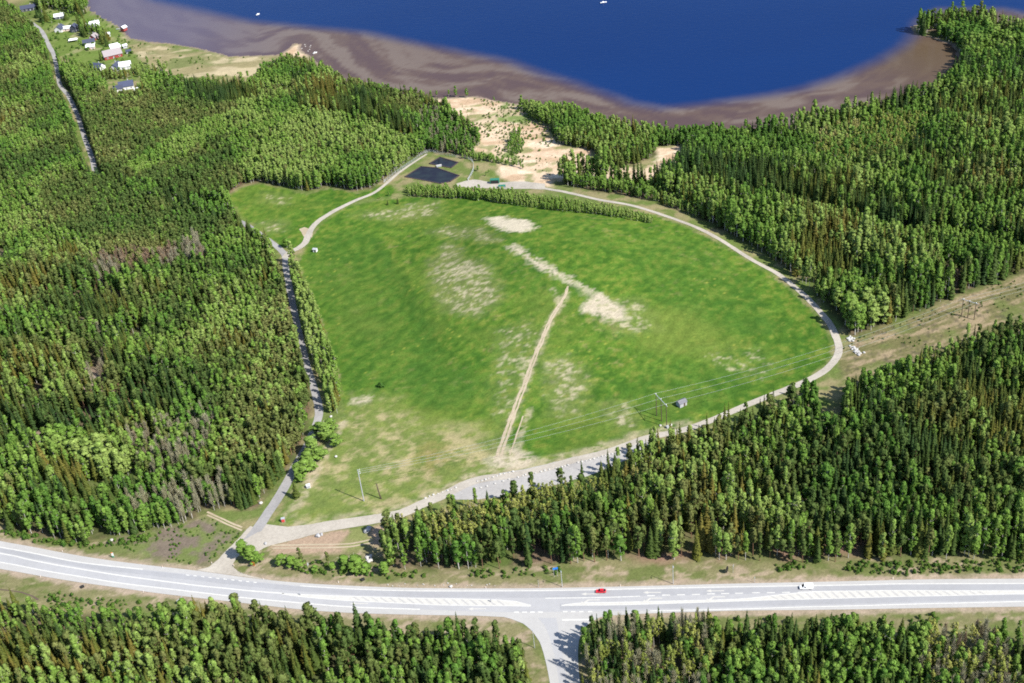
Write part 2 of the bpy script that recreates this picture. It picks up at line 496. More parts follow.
zone('west', [(-220, -70), (-10, -60), (4, 8), (22, 18), (36, 31), (47, 50), (52, 72), (55, 88), (65, 104), (73, 125), (80, 150), (90, 178), (104, 182), (150, 194), (190, 205), (236, 223), (260, 243), (276, 262), (284, 290), (290, 320), (300, 352), (307, 378), (311, 402), (307, 428), (300, 446), (289, 468), (275, 488), (262, 502), (250, 508), (205, 511), (190, 524), (160, 531), (110, 539), (82, 545), (62, 541), (25, 536), (0, 527), (-220, 492)],
     3.7, (13, 3.5), {'spruce': .32, 'pine': .28, 'birch': .40}, 'in the wood left of the grey gravel forest road')
zone('mid', [(57, 56), (63, 70), (85, 81), (100, 87), (112, 93), (140, 93), (152, 81), (187, 88), (255, 88), (262, 76), (294, 65), (312, 68), (336, 80), (356, 89), (406, 100), (425, 102), (437, 108), (447, 116), (461, 127), (476, 138), (481, 146), (468, 149), (474, 155), (460, 156), (427, 151), (410, 161), (384, 180), (371, 189), (356, 191), (331, 186), (306, 192), (262, 182), (245, 184), (226, 195), (236, 217), (190, 202), (140, 189), (103, 178), (97, 158), (90, 139), (83, 117), (74, 97), (64, 82)],
     3.5, (11, 2.5), {'spruce': .2, 'pine': .2, 'birch': .6}, 'in the wood between the forest road and the lake')
zone('shore', [(520, 106), (545, 110), (572, 114), (600, 124), (625, 130), (655, 135), (680, 135.5), (712, 135), (767, 137), (767, 160), (690, 160), (684, 146), (659, 146), (652, 158), (622, 168), (600, 163), (594, 151), (560, 145), (549, 126), (532, 121)],
     3.4, (9, 2), {'spruce': .12, 'birch': .88}, 'in the strip of wood between sand and lake')
zone('northeast', [(767, 137), (818, 127), (868, 119), (898, 108), (928, 99), (948, 82), (962, 64), (956, 48), (932, 40), (916, 37), (915, 28), (945, 22), (968, 22), (993, 29), (1030, 40), (1260, 90), (1260, 180), (1030, 269), (960, 295), (900, 320), (862, 334), (850, 336), (843, 324), (826, 305), (804, 284), (778, 262), (752, 247), (728, 233), (700, 219), (660, 204), (625, 195), (590, 190), (560, 186), (556, 180), (590, 176), (620, 181), (650, 187), (672, 180), (690, 161), (697, 148), (720, 150)],
     4.2, (16, 3.5), {'spruce': .26, 'birch': .70, 'pine': .04}, 'in the wood beyond the curved field road')
zone('southeast', [(380, 554), (392, 534), (420, 528), (450, 517), (470, 509), (500, 506), (560, 496), (600, 483), (630, 471), (645, 463), (655, 453), (680, 450), (702, 441), (740, 431), (770, 421), (800, 411), (813, 404), (822, 436), (838, 438), (846, 397), (870, 390), (928, 371), (960, 358), (1024, 341), (1260, 280), (1260, 562), (1030, 560), (968, 560), (893, 561), (818, 563), (768, 562), (712, 561), (637, 560), (595, 562), (562, 567), (512, 568), (481, 570), (431, 569), (396, 572), (380, 566)],
     4.1, (15, 3.5), {'spruce': .36, 'pine': .22, 'birch': .42}, 'in the wood above the highway')
zone('southwest', [(-220, 580), (0, 609), (60, 616), (120, 615), (170, 620), (210, 623), (240, 625), (300, 634), (350, 636), (380, 638), (430, 642), (470, 642), (505, 648), (524, 660), (531, 690), (536, 760), (-220, 760)],
     4.0, (13, 3.5), {'spruce': .30, 'pine': .20, 'birch': .50}, 'in the wood below the highway, left of the side road')
zone('south', [(588, 642), (596, 636), (640, 634), (700, 635), (740, 638), (800, 639), (860, 639), (900, 642), (960, 642), (1024, 637), (1260, 632), (1260, 770), (583, 770), (584, 690), (582, 668)],
     3.9, (12.5, 2.6), {'spruce': .38, 'pine': .12, 'birch': .50}, 'in the wood below the highway, right of the side road')
zone('row', [(291, 262), (300, 266), (312, 295), (325, 330), (338, 365), (349, 398), (350, 408), (340, 417), (329, 414), (323, 388), (311, 355), (299, 310), (293, 280)],
     3.2, (11.5, 2.0), {'birch': .88, 'spruce': .12}, 'in the row between the forest road and the field')
zone('hedge', [(404, 191), (430, 190), (470, 192), (520, 197), (560, 203), (610, 210), (653, 220), (652, 224), (612, 217), (562, 212), (512, 205), (462, 199), (410, 197)],
     2.5, (4.8, 1.0), {'birch': 1.0}, 'in the long hedge along the top of the field')
zone('village', [(462, 155), (480, 157.5), (500, 161), (521, 165), (521, 168), (500, 164.5), (478, 161), (462, 158.5)], 2.8, (4.5, 1), {'birch': 1}, 'in the bushy row between ponds and sand')
zone('village', [(513, 133), (522, 130), (524, 150), (516, 156), (508, 152)], 3.2, (5, 1.2), {'birch': 1}, 'in the bushy clump amid the sand')
zone('village', [(34, -30), (92, -30), (90, 8), (82, 18), (68, 11), (48, 9), (40, 14), (36, 4)], 4.5, (12, 3), {'spruce': .35, 'birch': .65}, 'behind the houses by the lake')
zone('village', [(62, 60), (90, 68), (118, 73.5), (135, 71), (168, 67), (170, 72), (140, 78), (112, 81), (85, 79), (68, 66)], 4.2, (6.5, 1.6), {'spruce': .2, 'birch': .8}, 'in the belt of trees between the lakeside houses')
zone('village', [(77, 24), (88, 30), (98, 31), (110, 40), (103, 44), (97, 34), (84, 37), (79, 30)], 5.0, (12, 2), {'spruce': .5, 'birch': .5}, 'among the houses by the lake')
# ------------------------------------------------------------------ the ground: one sheet
def axis(lo, hi, step, grow, far):
    a = [lo]
    while a[-1] < hi:
        a.append(a[-1] + (step(a[-1]) if callable(step) else step))
    s = (step(hi) if callable(step) else step)
    up = []
    v = a[-1]
    while v < far[1]:
        s *= grow
        v += s
        up.append(v)
    s = (step(lo) if callable(step) else step)
    dn = []
    v = a[0]
    while v > far[0]:
        s *= grow
        v -= s
        dn.append(v)
    return np.array(dn[::-1] + a + up)

HN = [(-260, 497), (-120, 519), (0, 541), (50, 550.3), (100, 559), (140, 564.3), (200, 571.2), (250, 578), (300, 583), (360, 586.3), (420, 588.2), (500, 588.6), (560, 588), (620, 586.7), (680, 585.2), (740, 583.6), (800, 582.4), (860, 581), (940, 579.3), (1024, 578.8), (1150, 578), (1300, 576)]
HS = [(-260, 524), (-120, 547), (0, 569), (40, 576), (80, 582.5), (120, 588), (160, 593.6), (220, 600.5), (260, 605), (300, 609.5), (350, 613), (420, 615), (473, 615.8), (520, 617.5), (590, 616.5), (650, 613.6), (737, 610.8), (800, 610.2), (860, 609.4), (940, 608), (1024, 606.8), (1150, 605), (1300, 602)]
SCUFFS = [(poly([(500, 457), (503, 444), (509, 428), (515, 411), (525, 384), (533, 362), (541, 343), (547, 328), (554.5, 313), (561, 303), (566, 294)]), 3.4, .5),
          (poly([(516, 456), (520, 440), (524, 425), (530, 410)]), 2.5, .6), (poly([(552, 290), (558, 300), (562, 305)]), 3, .5),
          (poly([(300, 527), (350, 519), (400, 511), (430, 498), (470, 478), (530, 466), (600, 449), (645, 435), (690, 424)]), 6, .55),
          (poly([(325, 450), (316, 470), (300, 500), (285, 520)]), 4, .6), (poly([(345, 418), (338, 432), (322, 462), (306, 490)]), 3, .7)]
SCUFFS = [(np.concatenate([np.linspace(l[i], l[i + 1], 14) for i in range(len(l) - 1)]), w, k) for l, w, k in SCUFFS]
HWPOLY = poly(HN + HS[::-1])
gx = axis(-440, 420, 1.35, 1.25, (-9000, 9000))
gy = axis(300, 1280, lambda y: 1.15 + max(0, y - 500) * 0.0022, 1.25, (-6000, 14000))
GX, GY = np.meshgrid(gx, gy)
X, Y = GX.ravel(), GY.ravel()

def mix(a, b, t):
    return a + (np.asarray(b) - a) * t[:, None]

def ground_colour(X, Y):
    n = len(X)
    wx = X + (fbm(X, Y, 7, 21, 3) - 0.5) * 7
    wy = Y + (fbm(X, Y, 7, 22, 3) - 0.5) * 7
    wx2 = X + (fbm(X, Y, 3.5, 23, 2) - 0.5) * 3
    wy2 = Y + (fbm(X, Y, 3.5, 24, 2) - 0.5) * 3
    big, mid, fine = fbm(X, Y, 60, 1), fbm(X, Y, 16, 2), fbm(X, Y, 3.2, 3, 3, 0.6)
    vf = RNG.random(n)
    # open land with dry grass, then the forest floor under the woods
    o_ = np.tile(np.array([0.100, 0.130, 0.038]), (n, 1))
    o_ = mix(o_, (0.20, 0.175, 0.09), sstep(0.42, 0.62, fbm(X, Y, 8, 55, 4, 0.6)))
    c = np.tile(np.array([0.055, 0.060, 0.026]), (n, 1))
    c = mix(c, (0.125, 0.090, 0.062), sstep(0.42, 0.66, mid * 0.6 + fine * 0.4) * 0.9)
    wd = np.zeros(n)
    for zz in ZONES:
        if zz['key'] not in ('hedge', 'village', 'row'):
            wd = np.maximum(wd, sstep(-2.5, 2.5, sdf(zz['poly'], wx, wy, 20)))
    wd = np.maximum(wd, ((np.abs(X) > 600) | (Y < 280)).astype(float))
    c = o_ + (c - o_) * wd[:, None]
    c = mix(c, (0.085, 0.13, 0.03), sstep(0.5, 0.72, fbm(X, Y, 22, 77)) * 0.6)
    # villages' lawns and yards
    t = sstep(-3, 3, sdf(VILLAGE, wx, wy, 20))
    c = mix(c, (0.095, 0.14, 0.032), t * 0.9)
    c = mix(c, (0.24, 0.22, 0.12), t * sstep(0.55, 0.72, mid) * 0.7)
    # north-west hay field and main field
    nw = sstep(-1.0, 1.5, sdf(NWFIELD, wx2, wy2, 20))
    fd = sstep(-1.0, 1.5, sdf(FIELD, wx2, wy2, 20))
    g = np.tile(np.array([0.060, 0.124, 0.018]), (n, 1))
    g = mix(g, (0.047, 0.106, 0.016), sstep(0.4, 0.62, mid * 0.5 + big * 0.5) * 0.8)
    g = mix(g, (0.074, 0.140, 0.022), sstep(0.50, 0.68, fbm(X, Y, 34, 61, 4)) * 0.75)
    pm0 = fbm(X * 0.7, Y * 1.3, 5.2, 165, 5, 0.72)
    # mowing swathes: long soft streaks across the slope
    st = fbm(X * 0.35 + Y * 0.12, Y * 1.6 - X * 0.35, 9, 63, 3)
    g = mix(g, (0.076, 0.140, 0.023), sstep(0.50, 0.70, st) * 0.5)
    g = mix(g, (0.125, 0.150, 0.032), sstep(0.54, 0.72, fine) * 0.55)
    g = mix(g, (0.026, 0.082, 0.014), sstep(0.48, 0.30, fine) * 0.6)
    g = mix(g, (0.20, 0.18, 0.08), sstep(0.62, 0.76, fbm(X * .8, Y * 1.1, 3.5, 67, 4, .65)) * sstep(.48, .64, fbm(X, Y, 40, 68, 3)) * 0.45)
    for pl, k in PALEGREEN:
        g = mix(g, (0.098, 0.142, 0.030), sstep(-10, 8, sdf(pl, wx, wy, 40)) * k * (0.5 + 1.0 * sstep(.35, .65, mid)))
    for pl, k in DARKGREEN:
        g = mix(g, (0.036, 0.092, 0.017), sstep(-3, 3, sdf(pl, wx, wy, 30)) * np.clip(k * (0.6 + 1.2 * (pm0 - .42)), 0, 1))
    g = g * np.array([1.04, 0.98, 0.92])
    bu = X * .80 - Y * .60 + (fbm(X, Y, 50, 170, 2) - .5) * 40
    g = g * (1 + 0.085 * np.sin(bu * 2 * np.pi / 9.5) * (0.3 + pm0))[:, None]
    g = mix(g, (0.28, 0.27, 0.05), (sstep(0.5, 0.65, fbm(X, Y, 30, 71, 3)) * (vf > 0.985)) * 0.4)
    pm = fbm(X * 0.75, Y * 1.2, 3.2, 65, 5, 0.74)
    for pl, k in THIN:
        t = sstep(-7, 6, sdf(pl, wx, wy, 30))
        g = mix(g, (0.150, 0.160, 0.06), t * k * 0.85)
        g = mix(g, (0.33, 0.29, 0.195), sstep(0.56 - 0.24 * k, 0.80 - 0.24 * k, pm * (0.55 + 0.45 * t)) * t * (0.6 + .4 * fine))
    dc = sstep(-12, 10, sdf(DRYCORNER, wx, wy, 40))
    pd = fbm(X, Y, 12, 66, 5, 0.65)
    g = mix(g, (0.145, 0.165, 0.052), dc * 0.6)
    g = mix(g, (0.30, 0.25, 0.14), sstep(0.46, 0.64, pd * .6 + pm * .4) * dc * 0.8)
    rd = np.exp(-(((X - P(433, 456)[0]) / 9) ** 2 + ((Y - P(433, 456)[1]) / 13) ** 2))
    g = mix(g, (0.22, 0.14, 0.07), rd * 0.45 * sstep(0.3, 0.6, fine))
    for i, pl in enumerate(BARE):
        t = sstep(-2.5, 2.0, sdf(pl, wx2 + (pm - .5) * 9, wy2 + (pm - .5) * 9, 20))
        col = (0.44, 0.385, 0.29) if i == 0 else (0.37, 0.32, 0.24)
        sp = 1.0 if i == 0 else 0
        g = mix(g, col, t * np.clip(0.95 - (1 - sp) * sstep(0.5, 0.66, pm) * 0.75, 0, 1))
    c = mix(c, g, np.zeros(n)) 
    f = np.maximum(fd, nw)
    c = c + (g - c) * f[:, None]
    # shore meadow, scrub, sand
    t = sstep(-2, 2, sdf(MEADOW, wx, wy, 20))
    m = mix(np.tile(np.array([0.205, 0.178, 0.095]), (n, 1)), (0.125, 0.14, 0.055), sstep(0.42, 0.62, fbm(X * .5, Y, 16, 81, 4)))
    m = mix(m, (0.34, 0.285, 0.18), sstep(0.52, 0.7, fbm(X * .5, Y, 12, 82, 4)))
    c = mix(c, m, t) if False else c + (m - c) * t[:, None]
    t = sstep(-3, 3, sdf(SCRUB, wx, wy, 20))
    m = mix(np.tile(np.array([0.135, 0.175, 0.058]), (n, 1)), (0.34, 0.275, 0.18), sstep(0.50, 0.66, fbm(X, Y, 11, 83, 4)))
    c = c + (m - c) * t[:, None]
    for pl in SANDS:
        t = sstep(-2.5, 2, sdf(pl, wx, wy, 20))
        m = mix(np.tile(np.array([0.46, 0.355, 0.25]), (n, 1)), (0.36, 0.255, 0.165), sstep(0.4, 0.7, fbm(X * 0.6, Y * 1.3, 9, 84, 4)))
        m = mix(m, (0.53, 0.44, 0.325), sstep(0.55, 0.72, fbm(X * 0.6, Y * 1.3, 14, 85, 4)))
        m = mix(m, (0.15, 0.165, 0.06), sstep(0.56, 0.66, fbm(X, Y, 13, 86, 4)) * 0.8)
        c = c + (m - c) * t[:, None]
    # power-line clearing: dry slash and heather
    t = sstep(-2, 2, sdf(CLEAR, wx, wy, 20))
    ca, sa = CLEAR_DIR
    q = fbm((X * ca + Y * sa) * .22, (Y * ca - X * sa) * 1.2, 4, 87, 5, 0.7)
    m = mix(np.tile(np.array([0.115, 0.11, 0.048]), (n, 1)), (0.235, 0.185, 0.115), sstep(0.44, 0.64, q))
    m = mix(m, (0.095, 0.125, 0.036), sstep(0.50, 0.66, fbm(X, Y, 12, 88, 4)) * 0.6)
    m = mix(m, (0.055, 0.05, 0.035), sstep(0.62, 0.72, fine) * 0.6)
    c = c + (m - c) * t[:, None]
    # road verges
    for pl in (VERGE_N, VERGE_S, VERGE_S2):
        t = sstep(-1.5, 1.5, sdf(pl, wx2, wy2, 20))
        m = mix(np.tile(np.array([0.155, 0.145, 0.072]), (n, 1)), (0.100, 0.118, 0.040), sstep(0.44, 0.60, fbm(X * .5, Y, 5.5, 89, 5, 0.7)))
        m = mix(m, (0.26, 0.21, 0.145), sstep(0.57, 0.70, fbm(X * .5, Y, 4, 90, 4, .7)))
        c = c + (m - c) * t[:, None]
    t = sstep(-1.5, 1.5, sdf(HEATH, wx, wy, 20))
    m = mix(np.tile(np.array([0.135, 0.11, 0.085]), (n, 1)), (0.11, 0.135, 0.045), sstep(0.42, 0.6, fbm(X, Y, 7, 91, 4, 0.6)))
    c = c + (m - c) * t[:, None]
    t = sstep(-1.5, 1.5, sdf(DIRTYARD, wx2, wy2, 20))
    m = mix(np.tile(np.array([0.28, 0.205, 0.145]), (n, 1)), (0.15, 0.165, 0.06), sstep(0.5, 0.66, mid))
    c = c + (m - c) * t[:, None]
    t = sstep(-4, 3, sdf(SWAMP, wx, wy, 20))
    m = mix(np.tile(np.array([0.185, 0.115, 0.085]), (n, 1)), (0.09, 0.10, 0.035), sstep(0.42, 0.62, mid))
    c = c + (m - c) * t[:, None] * 0.9
    for pl in GLADES:
        t = sstep(-2, 2, sdf(pl, wx, wy, 20))
        c = mix(c, (0.27, 0.205, 0.16), t * 0.85)
    for line, w, k in SCUFFS:
        lo, hi = line.min(0) - 12, line.max(0) + 12
        m_ = (X > lo[0]) & (X < hi[0]) & (Y > lo[1]) & (Y < hi[1])
        dm = np.full(n, 99.0)
        ii = np.nonzero(m_)[0]
        for ch in np.array_split(ii, max(1, len(ii) // 20000)):
            dm[ch] = np.sqrt(((wx2[ch][:, None] - line[None, :, 0]) ** 2 + (wy2[ch][:, None] - line[None, :, 1]) ** 2).min(1))
        c = mix(c, (0.34, 0.285, 0.20), sstep(w, w * .4, dm) * k * sstep(.3, .6, pm))
    sdh = sdf(HWPOLY, wx2, wy2, 12)
    c = mix(c, (0.30, 0.235, 0.185), sstep(-3.2, -1.2, sdh) * (0.5 + .4 * fine))
    # wet lake edge
    sd = sdf(LAKE, wx2, wy2, 30)
    c = mix(c, (0.20, 0.165, 0.125), sstep(-3.5, -1, sd) * 0.8)
    c = mix(c, (0.16, 0.115, 0.10), sstep(-0.5, 0.5, sd))
    c = c * (0.86 + 0.28 * fine[:, None]) * (0.93 + 0.14 * vf[:, None])
    return np.clip(c, 0.01, 0.8)

Z = full_height(X, Y)
gme = bpy.data.meshes.new('ground')
ny, nx = GX.shape
idx = np.arange(nx * ny).reshape(ny, nx)
quads = np.stack([idx[:-1, :-1], idx[:-1, 1:], idx[1:, 1:], idx[1:, :-1]], -1).reshape(-1, 4)
def grid_mesh(me, co, quads):
    me.vertices.add(len(co))
    me.vertices.foreach_set('co', co.astype(np.float32).ravel())
    me.loops.add(quads.size)
    me.loops.foreach_set('vertex_index', quads.astype(np.int32).ravel())
    me.polygons.add(len(quads))
    me.polygons.foreach_set('loop_start', np.arange(0, quads.size, quads.shape[1], dtype=np.int32))
    me.update(calc_edges=True)
    me.polygons.foreach_set('use_smooth', np.ones(len(quads), bool))
grid_mesh(gme, np.stack([X, Y, Z], -1), quads)
at = gme.attributes.new('albedo', 'FLOAT_COLOR', 'POINT')
at.data.foreach_set('color', np.concatenate([ground_colour(X, Y), np.ones((len(X), 1))], 1).astype(np.float32).ravel())
m, t, b = new_mat('soil_and_grass', 1.0, 0.0)
a_ = nd(t, 'ShaderNodeAttribute', attribute_name='albedo')
tc = nd(t, 'ShaderNodeTexCoord')
n1 = nd(t, 'ShaderNodeTexNoise')
n1.inputs['Scale'].default_value = 0.9
n1.inputs['Detail'].default_value = 6
n1.inputs['Roughness'].default_value = 0.7
t.links.new(tc.outputs['Object'], n1.inputs['Vector'])
mr = nd(t, 'ShaderNodeMapRange')
mr.inputs['From Min'].default_value = 0.25
mr.inputs['From Max'].default_value = 0.75
mr.inputs['To Min'].default_value = 0.72
mr.inputs['To Max'].default_value = 1.28
t.links.new(n1.outputs['Fac'], mr.inputs['Value'])
sc_ = nd(t, 'ShaderNodeVectorMath', operation='SCALE')
t.links.new(a_.outputs['Color'], sc_.inputs[0])
t.links.new(mr.outputs[0], sc_.inputs['Scale'])
t.links.new(sc_.outputs[0], b.inputs['Base Color'])
bp = nd(t, 'ShaderNodeBump')
bp.inputs['Strength'].default_value = 0.5
bp.inputs['Distance'].default_value = 0.35
t.links.new(n1.outputs['Fac'], bp.inputs['Height'])
t.links.new(bp.outputs[0], b.inputs['Normal'])
gme.materials.append(m)
tag(link('ground', gme), kind='structure')

# ------------------------------------------------------------------ the lake
DEEP_PX = [(157, 0), (200, 9), (256, 21), (306, 26), (363, 31), (406, 40), (456, 50), (512, 61), (542, 71), (570, 80), (600, 91), (632, 102), (662, 106),
           (700, 104), (768, 94), (806, 86), (843, 74), (876, 60), (897, 47), (908, 36), (915, 20), (940, 8), (1000, 8), (1060, 20), (1300, 60), (1500, -250), (-300, -330), (60, -60)]
DEEP = np.array([Pz(x, max(y, -330), WATER_Z)[:2] for x, y in DEEP_PX])
lx = axis(-560, 560, 4.0, 1.3, (-9000, 9000))
ly = axis(840, 1600, 4.0, 1.3, (838, 20000))
LX, LY = np.meshgrid(lx, ly)
lX, lY = LX.ravel(), LY.ravel()
idx = np.arange(len(lX)).reshape(LX.shape)
lq = np.stack([idx[:-1, :-1], idx[:-1, 1:], idx[1:, 1:], idx[1:, :-1]], -1).reshape(-1, 4)
sdl = sdf(LAKE, lX, lY, 40)
keep = (sdl[lq] > -25).any(1)
lq = lq[keep]
used = np.unique(lq)
remap = np.full(len(lX), -1)
remap[used] = np.arange(len(used))
lX, lY = lX[used], lY[used]
lq = remap[lq]
lme = bpy.data.meshes.new('lake_water')
grid_mesh(lme, np.stack([lX, lY, np.full(len(lX), WATER_Z)], -1), lq)
dd = sdf(DEEP, lX + (fbm(lX, lY, 60, 31, 3) - .5) * 5, lY + (fbm(lX, lY, 60, 32, 3) - .5) * 5, 260)
deep = sstep(-17, 10, dd)
sl = sdf(LAKE, lX, lY, 300)
bars = fbm(lX * 0.35 + 0.9 * sl * 0.2, sl * 1.0 + (fbm(lX, lY, 45, 34, 2) - .5) * 12, 10, 33, 4, 0.55)
shal = np.tile(np.array([0.088, 0.062, 0.053]), (len(lX), 1))
shal = mix(shal, (0.122, 0.096, 0.082), sstep(0.47, 0.62, bars) * sstep(190, 20, sl))
shal = mix(shal, (0.064, 0.043, 0.046), sstep(0.5, 0.32, bars) * 0.8)
left = sstep(-150, -330, lX)
shal = mix(shal, (0.080, 0.070, 0.105), left * 0.8)
shal = mix(shal, (0.075, 0.052, 0.030), np.exp(-(((lX - Pz(935, 55, 0)[0]) / 55) ** 2 + ((lY - Pz(935, 55, 0)[1]) / 75) ** 2)) * 0.9)
dcol = np.tile(np.array([0.004, 0.019, 0.082]), (len(lX), 1))
dcol = mix(dcol, (0.005, 0.024, 0.098), fbm(lX * 0.4, lY, 120, 35, 3))
lc = shal + (dcol - shal) * deep[:, None]
at = lme.attributes.new('albedo', 'FLOAT_COLOR', 'POINT')
at.data.foreach_set('color', np.concatenate([np.clip(lc, 0, 1), np.ones((len(lX), 1))], 1).astype(np.float32).ravel())
m, t, b = new_mat('lake_water', 0.18, 0.025)
b.inputs['IOR'].default_value = 1.33
a_ = nd(t, 'ShaderNodeAttribute', attribute_name='albedo')
t.links.new(a_.outputs['Color'], b.inputs['Base Color'])
tc = nd(t, 'ShaderNodeTexCoord')
mp = nd(t, 'ShaderNodeMapping')
mp.inputs['Rotation'].default_value = (0, 0, 0.5)
mp.inputs['Scale'].default_value = (0.25, 0.6, 1)
t.links.new(tc.outputs['Object'], mp.inputs['Vector'])
n1 = nd(t, 'ShaderNodeTexNoise')
n1.inputs['Scale'].default_value = 0.6
n1.inputs['Detail'].default_value = 6
t.links.new(mp.outputs[0], n1.inputs['Vector'])
bp = nd(t, 'ShaderNodeBump')
bp.inputs['Strength'].default_value = 0.35
bp.inputs['Distance'].default_value = 0.5
t.links.new(n1.outputs['Fac'], bp.inputs['Height'])
t.links.new(bp.outputs[0], b.inputs['Normal'])
lme.materials.append(m)
tag(link('lake_water', lme), kind='structure')

# ------------------------------------------------------------------ roads
def resample(pts, step):
    pts = np.asarray(pts, float)
    out = []
    n = len(pts)
    for i in range(n - 1):
        p0, p1, p2, p3 = pts[max(i - 1, 0)], pts[i], pts[i + 1], pts[min(i + 2, n - 1)]
        L = np.linalg.norm(p2 - p1)
        k = max(1, int(L / step))
        for j in range(k):
            u = j / k
            out.append(0.5 * ((2 * p1) + (-p0 + p2) * u + (2 * p0 - 5 * p1 + 4 * p2 - p3) * u * u + (-p0 + 3 * p1 - 3 * p2 + p3) * u ** 3))
    out.append(pts[-1])
    return np.array(out)

def by_length(pts, n):
    d = np.r_[0, np.cumsum(np.linalg.norm(np.diff(pts, axis=0), axis=1))]
    s = np.linspace(0, d[-1], n)
    return np.stack([np.interp(s, d, pts[:, 0]), np.interp(s, d, pts[:, 1])], -1)

def strip_mesh(name, A, B, mat, dz, cols=4, n=None, ragged=0.0, seed=0):
    """sheet between two world polylines, lying dz above the ground"""
    n = n or max(2, int(max(np.linalg.norm(np.diff(A, axis=0), axis=1).sum(), np.linalg.norm(np.diff(B, axis=0), axis=1).sum()) / 2.0))
    a, b_ = by_length(A, n), by_length(B, n)
    if ragged:
        w = (b_ - a)
        w /= np.linalg.norm(w, axis=1)[:, None] + 1e-9
        s = np.arange(n) * 2.0
        a = a + w * ((fbm(s, s * 0 + seed, 5, 50 + seed, 3) - .5) * ragged)[:, None]
        b_ = b_ + w * ((fbm(s, s * 0 + seed + 9, 5, 60 + seed, 3) - .5) * ragged)[:, None]
    T = np.linspace(0, 1, cols + 1)
    co = a[:, None, :] * (1 - T)[None, :, None] + b_[:, None, :] * T[None, :, None]
    x, y = co[..., 0].ravel(), co[..., 1].ravel()
    z = full_height(x, y) + dz
    idx = np.arange(n * (cols + 1)).reshape(n, cols + 1)
    q = np.stack([idx[:-1, :-1], idx[:-1, 1:], idx[1:, 1:], idx[1:, :-1]], -1).reshape(-1, 4)
    me = bpy.data.meshes.new(name)
    co3 = np.stack([x, y, z], -1)
    v = co3[q[0]]
    if np.cross(v[1] - v[0], v[2] - v[1])[2] < 0:
        q = q[:, ::-1]
    grid_mesh(me, co3, q)
    me.materials.append(mat)
    return me

def strip(name, pa, pb, mat, dz, cols=4, parent=None, ragged=0.0, seed=0, kind='structure'):
    A, B = resample(poly(pa), 4), resample(poly(pb), 4)
    o = link(name, strip_mesh(name, A, B, mat, dz, cols, None, ragged, seed), parent)
    if parent is None:
        o['kind'] = kind
    return o

def road(name, pc, w, mat, dz, ragged=0.5, seed=0):
    c = resample(poly(pc), 4)
    d = np.gradient(c, axis=0)
    d /= np.linalg.norm(d, axis=1)[:, None]
    nrm = np.stack([-d[:, 1], d[:, 0]], -1)
    ww = np.interp(np.linspace(0, 1, len(c)), np.linspace(0, 1, len(w)), w)[:, None] if hasattr(w, '__len__') else w
    return tag(link(name, strip_mesh(name, c + nrm * ww / 2, c - nrm * ww / 2, mat, dz, 4, None, ragged, seed)), kind='structure')

hw = strip('highway', HN, HS, MAT['shoulder'], 0.10, 10)
LN = [(-260, 503.5), (-120, 526), (0, 547.3), (26, 552), (82, 562.8), (143, 569.5), (200, 575.5), (250, 581), (300, 586), (360, 589.5), (420, 591), (500, 591), (560, 590.5), (620, 589.3), (680, 588), (737, 587), (800, 585.9), (860, 585), (900, 584), (1024, 583.6), (1150, 583), (1300, 581)]
LS = [(-260, 518), (-120, 540.5), (0, 562.3), (40, 570), (82, 577), (117, 582.8), (158, 587.8), (205, 593.3), (250, 598.5), (300, 603), (350, 607), (420, 609.5), (473, 611.5), (520, 612.3), (590, 611.5), (650, 611), (737, 609.2), (800, 607.2), (860, 605.8), (900, 604.6), (1024, 601.6), (1150, 599), (1300, 596)]
strip('road_lanes', LN, LS, MAT['asphalt'], 0.108, 10)
def off(line, k):
    return [(x, y + k) for x, y in line]
def lerp_line(A, B, t, x0=None, x1=None):
    ax, ay = zip(*A)
    bx, by = zip(*B)
    lo, hi = max(ax[0], bx[0]) if x0 is None else x0, min(ax[-1], bx[-1]) if x1 is None else x1
    xs = np.linspace(lo, hi, max(3, int((hi - lo) / 22)))
    return [(x, np.interp(x, ax, ay) * (1 - t) + np.interp(x, bx, by) * t) for x in xs]
# the darker, tyre-worn bands of the lanes
strip('road_wear', lerp_line(LN, LS, 0.05), lerp_line(LN, LS, 0.33), MAT['track_dark'], 0.112, 6)
strip('road_wear', lerp_line(LN, LS, 0.62, 560), lerp_line(LN, LS, 0.90, 560), MAT['track_dark'], 0.112, 4)
SRL = [(478, 613.8), (500, 616.2), (511, 619), (524, 624), (533, 632), (540, 642.5), (546, 663), (551, 690), (556, 730)]
SRR = [(622, 613), (600, 617.5), (591, 622), (583, 629), (579, 640), (578, 655), (579, 673), (581, 690), (584, 730)]
strip('side_road', SRL, SRR, MAT['shoulder'], 0.104, 8)
SWL = [(538, 618), (545, 626), (551, 642), (556, 663), (560, 690), (564, 730)]
SWR = [(556, 618), (558, 626), (560, 642), (564, 663), (568, 690), (572, 730)]
strip('side_road_lane', SWL, SWR, MAT['asphalt'], 0.113, 4)
# gravel roads
strip('gravel_access_road', [(196, 570.3), (209, 567), (217.6, 560), (228, 549), (241, 536), (250, 526)], [(272, 580.6), (240, 573), (232, 566), (238, 556), (258, 550), (276, 534)], MAT['gravel'], 0.09, 8, None, 0.8, 1)
road('gravel_forest_road', [(248, 541), (256, 531), (264, 519), (283, 490), (293, 471), (301, 457), (309, 443), (315, 428), (319, 415), (318, 404), (313, 385), (306, 362), (300, 336), (293, 305), (289, 285), (286, 268), (284, 254), (272, 243), (255, 231), (236, 220), (190, 204), (150, 193), (118, 185), (98, 177), (92, 158), (85, 139), (78, 117), (69, 97), (60, 85), (57, 70), (54, 55), (48, 44), (41, 31), (30, 22), (16, 11), (2, 2), (-30, -20)], [5.5, 3.8, 4.4, 4.2, 3.6, 3.8, 5.0, 5.0, 5.0], MAT['gravel_grey'], 0.12, 0.6, 2)
